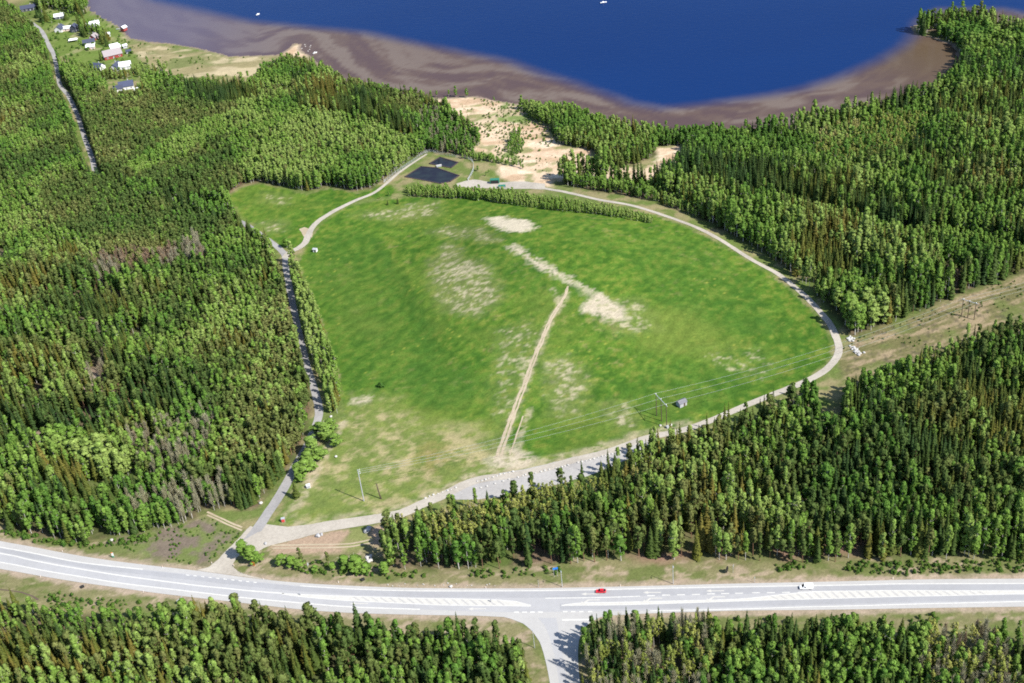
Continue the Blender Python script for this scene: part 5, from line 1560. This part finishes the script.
house(94, 26, 10, 6, 2.8, 1.8, 18, 'white', 'white', 'white-roofed house nearest the pier', 3)
house(88, 27, 4, 3.5, 2.4, 1.2, 10, 'white', 'white', 'small white outbuilding left of the white-roofed house', 1, False)
house(94.5, 39, 7, 5.5, 2.6, 2.2, 75, 'grey', 'red', 'small red cottage with a grey roof', 2)
house(89.5, 44, 10, 6, 2.6, 1.8, 15, 'charcoal', 'white', 'house with a charcoal roof behind the orange-fronted garage', 3)
house(91, 48.5, 7, 5, 2.4, 1.3, 10, 'white', 'pink', 'low garage with a white roof and pinkish orange front', 2, False, 'garage', 'garage')
house(113, 57, 15, 9, 3.2, 3.6, 24, 'grey', 'red', 'big red house with a broad grey tiled roof', 3)
house(116, 51, 8, 7, 4.2, 2.4, 24, 'white', 'white', 'pale-roofed wing behind the big red house', 2, False)
house(98, 69, 11, 7, 2.8, 2.4, -28, 'blue', 'white', 'house with a dark blue roof and a white gable', 3)
house(117, 69.5, 9, 8, 3, 2.8, 75, 'charcoal', 'white', 'house with a charcoal roof, white gable towards the trees', 2)
house(126, 68, 9, 8, 3, 2.6, 8, 'white', 'white', 'white-roofed house joined to the charcoal-roofed one', 2, False)
house(119, 90.5, 7, 6, 2.6, 1.8, 12, 'charcoal', 'white', 'white garage with a charcoal roof, nearest the forest', 2, False, 'garage', 'garage')
house(127, 88, 11, 8, 3, 2.8, 12, 'blue', 'white', 'white house with a dark blue roof, nearest the forest', 3)
house(129, 53, 4, 3, 2.2, 1, 10, 'charcoal', 'grey', 'tiny grey shed on the lawn above the shore meadow', 1, False, 'shed', 'shed', 'sheds by the lake')
house(108, 36, 4, 3, 2.3, 1, 10, 'white', 'white', 'small white shed behind the big red house', 1, False, 'shed', 'shed', 'sheds by the lake')
house(125, 47.5, 3.5, 2.6, 2.2, .8, 30, 'white', 'grey', 'tiny pale shed at the edge of the shore meadow', 1, False, 'shed', 'shed', 'sheds by the lake')
house(137, 91.5, 3.5, 2.6, 2.4, .8, 30, 'white', 'white', 'tiny white shed right of the house nearest the forest', 1, False, 'shed', 'shed', 'sheds by the lake')
house(124, 29.5, 4.5, 4, 2.2, 1.2, 60, 'white', 'red', 'boathouse with a pale roof at the water edge', 1, False, 'boathouse', 'boathouse', None)
pr = thing('pier', 'grey wooden pier leading to the boathouse', 'pier', (0, 0, 0))
a, b_ = Pz(116, 29, WATER_Z + .6), Pz(124, 28.6, WATER_Z + .6)
dv = b_ - a
for k in range(14):
    c_ = a + dv * (k + .5) / 14
    MB().box((c_[0], c_[1], c_[2]), (np.linalg.norm(dv) / 14 * .9, 1.8, .12), math.atan2(dv[1], dv[0])).build('plank', MAT['pole_grey'], pr)
for k in range(5):
    c_ = a + dv * k / 4
    MB().tube([(c_[0], c_[1], c_[2] - 2), (c_[0], c_[1], c_[2] - .08)], .12, 6).build('pile', MAT['pole_grey'], pr)

def marquee(px, py, L, W, rz, label):
    p = P(px, py)
    t = thing('marquee', label, 'marquee', p, math.radians(rz))
    e = .1
    MB().add([(-L / 2, -W / 2, 2.2), (L / 2, -W / 2, 2.2), (L / 2, W / 2, 2.2), (-L / 2, W / 2, 2.2), (-L / 2 + 1, 0, 3.4), (L / 2 - 1, 0, 3.4)], [(0, 1, 5, 4), (2, 3, 4, 5), (1, 2, 5), (3, 0, 4), (3, 2, 1, 0)]).build('canopy', MAT['white'], t)
    for i in (-1, 1):
        for j in (-1, 1):
            MB().tube([(i * (L / 2 - .1), j * (W / 2 - .1), -.2), (i * (L / 2 - .1), j * (W / 2 - .1), 2.2)], .08, 5).build('leg', MAT['steel'], t)
marquee(73.5, 41.5, 9, 6, 8, 'white marquee with a peaked canopy on the lawn')

# ------------------------------------------------------------------ small buildings on and round the field
def hut(px, py, L, W, H, rise, rz, roofm, wallm, label, name, cat):
    p = P(px, py)
    t = thing(name, label, cat, (p[0], p[1], p[2] - .1), math.radians(rz))
    MB().add([(-L / 2, -W / 2, -.4), (L / 2, -W / 2, -.4), (L / 2, W / 2, -.4), (-L / 2, W / 2, -.4), (-L / 2, -W / 2, H), (L / 2, -W / 2, H), (L / 2, W / 2, H), (-L / 2, W / 2, H), (-L / 2, 0, H + rise), (L / 2, 0, H + rise)],
           [(3, 2, 1, 0), (0, 1, 5, 4), (2, 3, 7, 6), (1, 2, 6, 9, 5), (3, 0, 4, 8, 7), (4, 5, 9, 8), (6, 7, 8, 9)]).build('wall', wallm, t)
    s = rise / (W / 2); e = W / 2 + .3
    r = MB()
    for sg in (-1, 1):
        r.add([(-L / 2 - .3, sg * e, H - .3 * s + .03), (L / 2 + .3, sg * e, H - .3 * s + .03), (L / 2 + .3, 0, H + rise + .03), (-L / 2 - .3, 0, H + rise + .03),
               (-L / 2 - .3, sg * e, H - .3 * s + .17), (L / 2 + .3, sg * e, H - .3 * s + .17), (L / 2 + .3, 0, H + rise + .17), (-L / 2 - .3, 0, H + rise + .17)],
              [(0, 1, 2, 3), (4, 5, 6, 7), (0, 1, 5, 4), (1, 2, 6, 5), (3, 0, 4, 7), (2, 3, 7, 6)])
    r.build('roof', roofm, t)
    MB().box((L * .15, -W / 2 - .03, 1.0), (1.0, .08, 2.0)).build('door', MAT['pole_wood'], t)
    w = MB().box((L / 2 + .03, 0, 1.5), (.08, .9, .8)).build('window', MAT['white'], t)
    MB().box((L / 2 + .08, 0, 1.5), (.03, .7, .6)).build('pane', MAT['dark_glass'], w)
hut(681.5, 405, 4.4, 3.4, 2.4, 1.1, 28, simple('slate_roof', (0.13, 0.13, 0.15), .7), WALLS['grey'], 'small grey gabled shed in the field beside the power mast', 'field_shed', 'shed')
hut(315.5, 251.5, 2.4, 2.2, 2.1, .6, -20, MAT['grey_panel'], WALLS['white'], 'small white hut at the corner of the field by the track', 'field_hut', 'hut')
def box_thing(name, cat, label, px, py, d, m1, m2, rz=0, front='door'):
    p = P(px, py)
    t = thing(name, label, cat, (p[0], p[1], p[2]), math.radians(rz))
    MB().box((0, 0, d[2] / 2 - .1), (d[0], d[1], d[2] + .2)).build('cabinet', m1, t, bevel=.04)
    MB().box((0, -d[1] / 2 - .03, d[2] * .48), (d[0] * .86, .06, d[2] * .8)).build(front, m2, t)
    MB().box((0, 0, d[2] + .06), (d[0] + .15, d[1] + .15, .12)).build('lid', m1, t)
    return t
box_thing('roadside_cabinet', 'cabinet', 'grey roadside cabinet with a red front beside the gravel crossroads', 283.5, 521.5, (1.7, 1.3, 2.0), MAT['grey_panel'], MAT['red_front'], 8)
box_thing('utility_cabinet', 'cabinet', 'white utility cabinet in the dry corner of the field', 308.5, 487.5, (1.9, 1.4, 1.7), MAT['white'], MAT['grey_panel'], 15)
box_thing('mast_cabinet', 'cabinet', 'small grey cabinet at the foot of the three-pole power mast', 667.5, 428, (1.2, 1.0, 1.2), MAT['grey_panel'], MAT['steel'], 20)
box_thing('green_container', 'container', 'green container standing on the gravel yard by the ponds', 495, 183, (6.5, 3.0, 3.0), MAT['green_tarp'], MAT['dark_glass'], -8)
box_thing('flat_green_container', 'container', 'second lower green container half hidden behind the hedge', 502, 187.5, (5.0, 2.4, 1.6), MAT['green_tarp'], MAT['grey_panel'], -8)
box_thing('inlet_block', 'concrete block', 'pale concrete inlet between the two ponds', 439, 166.6, (4.0, 1.6, 1.2), MAT['stone'], MAT['grey_panel'], 10, 'hatch')

# ------------------------------------------------------------------ power line
def insul(x, z0, mat):
    return MB().tube([(x, 0, z0), (x, 0, z0 + .25), (x, 0, z0 + .55)], [.12, .2, .1], 6)
def mast(bases, h, label):
    B = [P(*b_) for b_ in bases]
    c_ = B[len(B) // 2]
    t = thing('power_mast', label, 'power mast', tuple(c_), 0, 'three-pole masts of the power line')
    tops = []
    for q in B:
        v = q - c_
        MB().tube([(v[0], v[1], v[2] - .5), (v[0], v[1], v[2] + h * .5), (v[0], v[1], h)], [.24, .2, .16], 7).build('pole', MAT['pole_wood'], t)
        tops.append(np.array([v[0], v[1], h]))
        o = MB().tube([(v[0], v[1], h + .15), (v[0], v[1], h + .45), (v[0], v[1], h + .8)], [.12, .26, .10], 6).build('insulator', MAT['white'], t)
    d = (tops[-1] - tops[0])
    d /= np.linalg.norm(d)
    MB().tube([tops[0] - d * 1.2, tops[-1] + d * 1.2], [.17, .17], 5).build('crossarm', MAT['steel'], t)
    for i in range(len(tops) - 1):
        MB().tube([tops[i] - [0, 0, 3.2], tops[i + 1] - [0, 0, .25]], .07, 4).build('brace', MAT['pole_wood'], t)
    return [c_ + q + [0, 0, .8] for q in tops]
T1 = mast([(656.6, 415.7), (661.6, 421.2), (666.7, 427.2)], 13.6, 'three-pole wooden power mast with a steel crossarm in the green field')
T2 = mast([(961.5, 315.5), (967.6, 317.6), (974, 319.8)], 10.5, 'three-pole power mast standing in the cleared strip')
T3 = mast([(1180, 246), (1187, 248.5), (1194, 251)], 10.5, 'three-pole power mast farther along the cleared strip, beyond the photo')
pb = P(363.9, 501)
tp = thing('line_pole', 'tall pale grey pole at the dry field corner, wires running to it', 'pole', tuple(pb))
HP = 19.5
MB().tube([(0, 0, -.5), (0, 0, HP * .5), (0, 0, HP)], [.30, .25, .18], 8).build('pole', MAT['pole_grey'], tp)
for k in range(3):
    MB().tube([(-.3, 0, HP - .4 - k * 1.1), (.9, 0, HP - .4 - k * 1.1)], .09, 5).build('arm', MAT['steel'], tp)
    MB().tube([(.8, 0, HP - .3 - k * 1.1), (.8, 0, HP - .05 - k * 1.1), (.8, 0, HP + .15 - k * 1.1)], [.09, .18, .08], 6).build('insulator', MAT['white'], tp)
pe = [pb + np.array([.8, 0, HP - .1 - k * 1.1]) for k in range(3)]
p2 = P(380.9, 498.8)
sp = thing('stub_pole', 'short leaning brown pole right of the tall grey one', 'pole', tuple(p2))
MB().tube([(0, 0, -.4), (-.5, .3, 5), (-.9, .5, 9.2)], [.34, .30, .22], 7).build('pole', MAT['pole_wood'], sp)
MB().tube([(0.6, -0.5, -.2), (-.45, .25, 4.6)], .12, 5).build('strut', MAT['pole_wood'], sp)
def cable(a, b_, sag, label, group):
    n = 24
    pts = []
    for i in range(n + 1):
        u = i / n
        q = a * (1 - u) + b_ * u
        pts.append((q[0], q[1], q[2] - sag * 4 * u * (1 - u)))
    tag(MB().tube(pts, .045, 4).build('power_cable', MAT['wire']), label, 'cable', group)
nm = ('upper', 'middle', 'lower')
for k in range(3):
    cable(pe[k], T1[k], 3.0, nm[k] + ' wire from the tall grey pole to the field mast', 'wires of the power line')
    cable(T1[k], T2[k], 4.5, nm[k] + ' wire from the field mast across the curved road to the cleared strip', 'wires of the power line')
    cable(T2[k], T3[k], 3.0, nm[k] + ' wire running out of the photo along the cleared strip', 'wires of the power line')

# ------------------------------------------------------------------ stones
def rock_mesh(seed, mat, flat=.7):
    bm = bmesh.new()
    bmesh.ops.create_icosphere(bm, subdivisions=2, radius=1)
    r = random.Random(seed)
    ax = [Vector((r.gauss(0, 1), r.gauss(0, 1), r.gauss(0, 1))).normalized() for _ in range(7)]
    cut = [r.uniform(.62, .95) for _ in ax]
    for v in bm.verts:
        for a, c in zip(ax, cut):
            d = v.co.dot(a)
            if d > c:
                v.co -= a * (d - c)
        v.co.z *= flat
    me = bpy.data.meshes.new('rock')
    bm.to_mesh(me)
    bm.free()
    me.materials.append(mat)
    return me
ROCK = [rock_mesh(k, MAT['stone']) for k in range(4)]
GROCK = [rock_mesh(k + 10, MAT['grey_stone']) for k in range(4)]
def boulder(px, py, s, label, group, meshes=ROCK, name='boulder'):
    if 'heap' in label or ' pile' in label:
        label = ('large ' if s > .8 else 'small ' if s < .55 else 'mid-sized ') + label
        group = group and group + ', ' + label.split()[0]
    p = P(px, py)
    o = link(name, random.choice(meshes))
    o.location = (p[0], p[1], p[2] + s * .3 + .1)
    o.scale = (s * random.uniform(.8, 1.2), s * random.uniform(.8, 1.2), s)
    o.rotation_euler = (0, 0, random.uniform(0, 6.28))
    return tag(o, label, 'boulder', group)
row1 = [(425.5, 498.5), (429.5, 496.5), (433.5, 495), (438, 494), (442.5, 492.5), (447.5, 491), (451, 490), (456, 488)]
row2 = [(477.5, 481.6), (482, 481), (485.5, 479.8), (488.6, 478.7), (493, 477.5), (497, 476.3), (500.3, 474.6), (504.4, 474), (509, 472.8), (513, 471.8)]
row3 = [(476, 488.5), (481, 488), (487, 486.5), (495, 484), (503, 481.5), (509, 479.5), (518, 477.5), (523, 476), (525.5, 475), (532, 474.4), (535.5, 473.5), (541, 472), (545, 470.7), (549, 469.7)]
row4 = [(556, 468.8), (559, 468), (562, 467.2), (565, 466.4), (568, 465.6), (578, 462.8), (582, 462), (586, 461), (590, 460), (594, 459), (598, 457.8), (602, 456.6), (605, 455.6), (609, 454.6), (612, 454), (616, 453), (620, 452.2), (622, 451.6)]
for row, nm_ in ((row1, 'where the gravel road narrows to the left'), (row2, 'on the upper side of the gravel road'), (row3, 'between gravel road and gravel lot, left part'), (row4, 'between gravel road and gravel lot, right part')):
    for x, y in row:
        boulder(x, y, random.uniform(.42, .66), 'white boulder in the row ' + nm_, 'white boulders ' + nm_)
for i in range(22):
    a = random.random() * 6.28; q = math.sqrt(random.random())
    boulder(851 + math.cos(a) * q * 3.5, 339 + math.sin(a) * q * 3.0, random.uniform(.35, .95), 'pale rock in the upper heap beside the curved gravel road', 'rocks of the upper heap')
for i in range(34):
    a = random.random() * 6.28; q = math.sqrt(random.random())
    u, v = math.cos(a) * q * 6.2, math.sin(a) * q * 2.6
    boulder(855 + u * .85 - v * .2, 350.5 + u * .75 + v, random.uniform(.35, 1.0), 'pale rock in the lower heap beside the curved gravel road', 'rocks of the lower heap')
for i in range(14):
    a = random.random() * 6.28; q = math.sqrt(random.random())
    boulder(369 + math.cos(a) * q * 4, 559 + math.sin(a) * q * 3.2, random.uniform(.4, .9), 'white rock in the pile among the verge bushes', 'rocks of the verge pile')
for x, y, s, lab in ((367, 531.5, 1.9, 'large grey rock on the dirt yard above the verge'), (369, 528.5, 1.3, 'grey rock leaning on the large one in the dirt yard'), (318, 536.5, 1.5, 'broad grey rock at the edge of the dirt yard'), (322, 535, 1.0, 'smaller grey rock by the broad one in the dirt yard'), (266, 544, 1.0, 'dark stone lying on the gravel crossroads')):
    boulder(x, y, s, lab, None, GROCK)
for x, y, s, lab in ((261, 503.5, 1.0, 'single white stone by the forest road under the spruces'), (331, 417, .9, 'single white stone at the end of the tree row'), (336, 457, .8, 'single white stone in the dry field corner'), (660.5, 426, .8, 'white stone left of the power mast foot'), (671, 425.5, .8, 'white stone right of the power mast foot'), (112, 540.5, 1.0, 'white stone under the trees left of the warning board'), (451, 587, .9, 'bluish white stone on the highway verge'), (864, 353, .8, 'white stone right of the lower rock heap')):
    boulder(x, y, s, lab, None)
for i in range(16):
    x = random.uniform(380, 500)
    boulder(x, 584.5 + random.uniform(-1.2, 1.8), random.uniform(.2, .4), 'small pale stone in the ditch above the highway', 'small ditch stones', ROCK, 'stone')
for i in range(7):
    x = random.uniform(300, 313)
    p = Pz(x, 47.5 + random.uniform(-4, 4), WATER_Z)
    o = link('stone', random.choice(ROCK)); o.location = (p[0], p[1], WATER_Z); o.scale = (.7, .6, .6)
    tag(o, 'white stone in the shallows off the sandy spit', 'stone', 'stones off the sandy spit')

# ------------------------------------------------------------------ fallen trunks in the glades of the left wood
for i, (x, y, dx, dy) in enumerate(((40, 398, 6, 9), (46, 404, 4, 10), (39, 436, 5, 8), (90, 375, 7, 4), (96, 384, 3, 9), (88, 392, 8, 2), (84, 323, 5, 8), (93, 328, 3, 9), (6, 255, 8, 4), (14, 260, 3, 8), (48, 412, 9, 2), (98, 370, 2, 8))):
    a, b_ = P(x, y), P(x + dx, y + dy)
    a[2] += .35; b_[2] += .25
    lg = thing('fallen_trunk', ['upper', 'lower', 'short', 'long'][i % 4] + ' pale fallen trunk in the ' + ('glade by the left edge' if x < 20 else 'upper glade' if y < 340 else 'middle glade' if x > 70 else 'lower glade') + ' of the left wood', 'fallen trunk', tuple(a), 0, 'fallen trunks in the left wood')
    v = b_ - a
    MB().tube([(0, 0, 0), tuple(v * .5), tuple(v)], [.28, .2, .08], 6).build('trunk', MAT['grey_bark'], lg)
    br = MB()
    for k in range(5):
        q = v * (.4 + .11 * k)
        br.tube([tuple(q), tuple(q + np.array([random.uniform(-1, 1), random.uniform(-1, 1), random.uniform(.6, 1.6)]))], [.07, .02], 4)
    br.build('branches', MAT['grey_bark'], lg)

# ------------------------------------------------------------------ road signs, posts, lamps
def road_dir(px, py):
    a, b_ = P(px - 6, np.interp(px - 6, *zip(*LN)) + py), P(px + 6, np.interp(px + 6, *zip(*LN)) + py)
    return math.atan2(b_[1] - a[1], b_[0] - a[0])
def post_sign(px, py, h, face, fw, fh, label, name='road_sign', cat='road sign', posts=1, rz=0.0, band=None):
    p = P(px, py)
    t = thing(name, label, cat, tuple(p), rz)
    for k in range(posts):
        x = 0 if posts == 1 else (k - .5) * fw * .7
        MB().tube([(x, 0.08, -.3), (x, 0.08, h)], .07, 6).build('post', MAT['steel'], t)
    MB().box((0, 0, h - fh / 2), (fw, .05, fh)).build('sign_face', face, t, bevel=.01)
    if band:
        MB().box((0, -.035, h - fh * .5), (fw * .8, .02, fh * .18)).build('band', band, t)
    return t
post_sign(556, 577, 5.6, MAT['blue_sign'], 2.3, 1.2, 'blue rectangular road sign above the shrubs beside the highway', posts=2, rz=.12)
post_sign(254.2, 567, 3.0, MAT['orange_sign'], 1.4, 2.2, 'orange warning sign on the verge by the gravel junction', rz=-.5, band=MAT['black'])
t_ = post_sign(113.6, 557.8, 3.4, MAT['white'], 1.1, 2.6, 'white and orange warning board with a green foot beside the highway bend', 'warning_board', 'road sign', rz=-.2)
MB().box((-.1, -.05, 3.2), (.9, .05, .5)).build('orange_top', MAT['orange_sign'], t_)
MB().box((0, -.05, .75), (1.0, .08, .9)).build('green_foot', MAT['green_sign'], t_)
post_sign(308.6, 567.5, 2.8, MAT['grey_panel'], 1.0, 1.5, 'grey back of a road sign among the verge bushes', rz=1.2)
post_sign(733.2, 572.8, 4.6, MAT['grey_panel'], .7, 1.0, 'narrow sign on a tall post right of the dark oval board', rz=1.0)
post_sign(754.6, 583, 3.4, MAT['steel'], .35, .5, 'slim steel marker post above the highway', 'marker_post', 'post')
post_sign(538.7, 587.6, 5.0, MAT['pole_wood'], .4, .6, 'brown wooden marker post left of the steel lamp post', 'marker_post', 'post')
p = P(727, 573)
t_ = thing('sign_board', 'dark oval board leaning in the verge scrub', 'sign board', tuple(p), .9)
MB().tube([(0, 0, -.2), (0, 0, 2.0)], .08, 5).build('post', MAT['pole_wood'], t_)
MB().prism([(math.cos(a) * 1.1, 2.2 + math.sin(a) * 1.7) for a in np.linspace(0, 6.283, 15)[:-1]], -.06, .06).build('board', MAT['black'], t_)
p = P(180.5, 603)
t_ = thing('tilted_board', 'tilted grey board on two legs below the highway', 'sign board', tuple(p), .9)
MB().box((0, 0, 1.9), (3.2, .1, 1.6)).build('board', MAT['grey_panel'], t_)
for sx in (-1.2, 1.2):
    MB().tube([(sx, .1, -.2), (sx, .1, 2.5)], .08, 5).build('leg', MAT['pole_wood'], t_)
def lamp(px, py, h, label, arm):
    p = P(px, py)
    t = thing('lamp_post', label, 'lamp post', tuple(p), 0, 'steel lamp posts by the highway')
    MB().tube([(0, 0, -.3), (0, 0, h * .5), (0, 0, h)], [.17, .14, .10], 7).build('post', MAT['steel'], t)
    MB().tube([(0, 0, h), (0, arm * .6, h + .35), (0, arm, h + .4)], .06, 5).build('arm', MAT['steel'], t)
    MB().box((0, arm * 1.1, h + .38), (.35, .9, .16)).build('lamp_head', MAT['grey_panel'], t, bevel=.03)
lamp(562.3, 587, 10.0, 'steel lamp post right of the blue road sign', -1.4)
lamp(673.2, 584, 11.0, 'steel lamp post above the highway between the two wood edges', -1.4)
lamp(534.6, 648, 8.5, 'steel lamp post on the grass beside the side road', 1.2)
def marker(px, py, label):
    p = P(px, py)
    t = thing('delineator_post', label, 'delineator post', tuple(p), 0, 'delineator posts of the highway')
    MB().box((0, 0, .45), (.22, .16, 1.1)).build('post', MAT['white'], t, bevel=.02)
    MB().box((0, 0, .82), (.235, .175, .18)).build('reflector_band', MAT['orange_sign'], t)
for x, y, lab in ((62.5, 551.5, 'delineator post above the highway bend'), (40.6, 577, 'delineator post below the highway bend'), (162.8, 567.6, 'delineator post left of the gravel junction'), (212, 563.5, 'delineator post at the left corner of the gravel junction'), (234, 566, 'delineator post at the right corner of the gravel junction'), (263.4, 579.5, 'delineator post right of the gravel junction'), (338.5, 582.5, 'delineator post above the hatched island start'), (486, 588.3, 'delineator post above the hatched island end'), (893, 579, 'delineator post above the right end of the highway'), (620.5, 586.3, 'delineator post right of the red car'), (143.5, 592.3, 'delineator post below the highway left of the tilted board')):
    marker(x, y, lab)
for x, y, lab in ((300.5, 595.2, 'dark bollard at the left tip of the painted island'), (491, 601.8, 'dark bollard on the painted island near the junction')):
    p = P(x, y)
    t_ = thing('traffic_bollard', lab, 'bollard', (p[0], p[1], p[2] + .12), 0, 'bollards on the painted island')
    MB().tube([(0, 0, 0), (0, 0, 1.2)], [.22, .16], 8).build('post', MAT['grey_panel'], t_)
    MB().tube([(0, 0, 1.2), (0, 0, 1.55)], [.24, .24], 8).build('head', MAT['grey_panel'], t_)
for x, y, lab in ((82.5, 587.2, 'black culvert end in the verge below the highway bend'), (362.8, 580, 'black culvert end in the verge above the highway')):
    p = P(x, y)
    t_ = thing('culvert', lab, 'culvert', tuple(p), .5, 'culvert ends in the verges')
    MB().tube([(-.8, 0, .35), (.8, 0, .35)], .75, 10).build('pipe', MAT['black'], t_)
    MB().box((0, .75, .2), (2.0, .4, .6)).build('headwall', MAT['grey_stone'], t_)

# ------------------------------------------------------------------ the two vehicles
def loft(profiles, mat, name, parent, bevel=0.0):
    """closed shell through cross sections given as (x, half width, z bottom, z top, top half width)"""
    mb = MB()
    vs = []
    for x, w, z0, z1, tw in profiles:
        vs += [(x, -w * .94, z0), (x, w * .94, z0), (x, w, z0 + (z1 - z0) * .45), (x, tw, z1), (x, -tw, z1), (x, -w, z0 + (z1 - z0) * .45)]
    fs = []
    for k in range(len(profiles) - 1):
        for q in range(6):
            a, b_ = k * 6 + q, k * 6 + (q + 1) % 6
            fs.append((a, b_, b_ + 6, a + 6))
    fs += [(5, 4, 3, 2, 1, 0), tuple(len(vs) - 6 + i for i in range(6))]
    mb.add(vs, fs)
    return mb.build(name, mat, parent, False, bevel)
def vehicle(px, py, label, paint, van, rz):
    p = P(px, py)
    t = thing('parked_van' if False else ('delivery_van' if van else 'hatchback_car'), label, 'van' if van else 'car', (p[0], p[1], p[2] + .115), rz)
    L = 5.6 if van else 4.5
    f = -L / 2
    if van:
        loft([(f, .80, .42, .80, .74), (f + .15, .94, .32, .98, .84), (f + 1.0, .97, .30, 1.12, .90), (f + 1.9, .98, .30, 2.15, .82), (f + 2.4, .98, .30, 2.32, .86), (f + L - .12, .98, .32, 2.30, .86), (f + L, .92, .40, 2.20, .82)], paint, 'body', t, .05)
        loft([(f + .98, .78, 1.12, 1.16, .76), (f + 1.86, .80, 1.20, 2.18, .72)], MAT['dark_glass'], 'windscreen', t)
        for sg in (-1, 1):
            MB().box((f + 2.25, sg * .965, 1.55), (.9, .06, .55)).build('side_window', MAT['dark_glass'], t, bevel=.02)
        MB().box((f + L + .005, 0, 1.6), (.04, 1.4, .6)).build('rear_window', MAT['dark_glass'], t)
        ax = (f + .95, f + L - 1.15); r = .36
    else:
        loft([(f, .70, .40, .62, .62), (f + .15, .85, .28, .74, .76), (f + .9, .89, .24, .88, .80), (f + 1.4, .90, .22, .96, .82), (f + 3.6, .90, .24, .98, .80), (f + L - .15, .86, .30, .94, .74), (f + L, .76, .40, .84, .68)], paint, 'body', t, .05)
        loft([(f + 1.15, .74, .90, .96, .72), (f + 1.95, .78, .92, 1.42, .62), (f + 3.3, .78, .92, 1.40, .62), (f + 4.25, .72, .92, 1.0, .66)], MAT['dark_glass'], 'windows', t)
        loft([(f + 1.9, .635, 1.40, 1.455, .60), (f + 2.5, .645, 1.40, 1.50, .60), (f + 3.4, .635, 1.38, 1.45, .58)], paint, 'roof', t)
        ax = (f + .85, f + L - .85); r = .32
    for x in ax:
        for sg in (-1, 1):
            w = MB().tube([(x, sg * .72, r), (x, sg * .93, r)], r, 14).build('wheel', MAT['black'], t)
            MB().tube([(x, sg * .90, r), (x, sg * .945, r)], r * .6, 10).build('rim', MAT['chrome'], w)
    hz = .72 if van else .60
    for sg in (-1, 1):
        MB().box((f + .04, sg * .58, hz), (.10, .34, .18)).build('headlight', MAT['lamp'], t, bevel=.02)
        MB().box((f + L - .02, sg * .66, hz + .15), (.08, .22, .3)).build('tail_light', MAT['tail'], t, bevel=.02)
        MB().box((f + (1.75 if van else 1.45), sg * 1.05, 1.25 if van else .98), (.14, .22, .18)).build('mirror', paint, t, bevel=.02)
    MB().box((f - .02, 0, .36), (.10, 1.4, .16)).build('bumper', MAT['black'], t, bevel=.02)
    return t
vehicle(601, 592.2, 'red hatchback driving left along the highway past the junction', MAT['red'], False, road_dir(601, 3.5))
vehicle(806, 588.5, 'white delivery van driving left along the highway', MAT['car_white'], True, road_dir(806, 3))

# ------------------------------------------------------------------ boats far out on the lake
def boat(px, py, L, rz, label):
    p = Pz(px, py, WATER_Z)
    t = thing('motor_boat', label, 'boat', (p[0], p[1], WATER_Z - .1), rz, 'boats on the lake')
    mb = MB()
    sec = [(-L / 2, .3 * L / 2, .9), (-L * .1, .34 * L / 2, .95), (L * .3, .22 * L / 2, 1.1), (L / 2, .02, 1.3)]
    vs = []
    for x, w, z in sec:
        vs += [(x, -w, z), (x, 0, -.2), (x, w, z)]
    fs = []
    for k in range(3):
        a = k * 3
        fs += [(a, a + 1, a + 4, a + 3), (a + 1, a + 2, a + 5, a + 4), (a + 2, a, a + 3, a + 5)]
    fs.append((0, 2, 1))
    mb.add(vs, fs)
    mb.build('hull', MAT['white'], t)
    MB().box((-L * .05, 0, 1.35), (L * .3, L * .2, .8), 0, .8).build('cabin', MAT['white'], t)
    MB().box((L * .11, 0, 1.45), (.06, L * .17, .4)).build('windscreen', MAT['dark_glass'], t)
    MB().box((-L / 2 - .15, 0, .8), (.3, .4, .9)).build('outboard_motor', MAT['black'], t)
boat(603.5, 3.0, 6.5, .2, 'white motor boat far out on the blue lake')
boat(258, 15, 5.5, 1.0, 'small white boat near the edge of the shallows')
boat(315, 53.5, 4.5, .6, 'small pale boat pulled in beside the sandy spit')
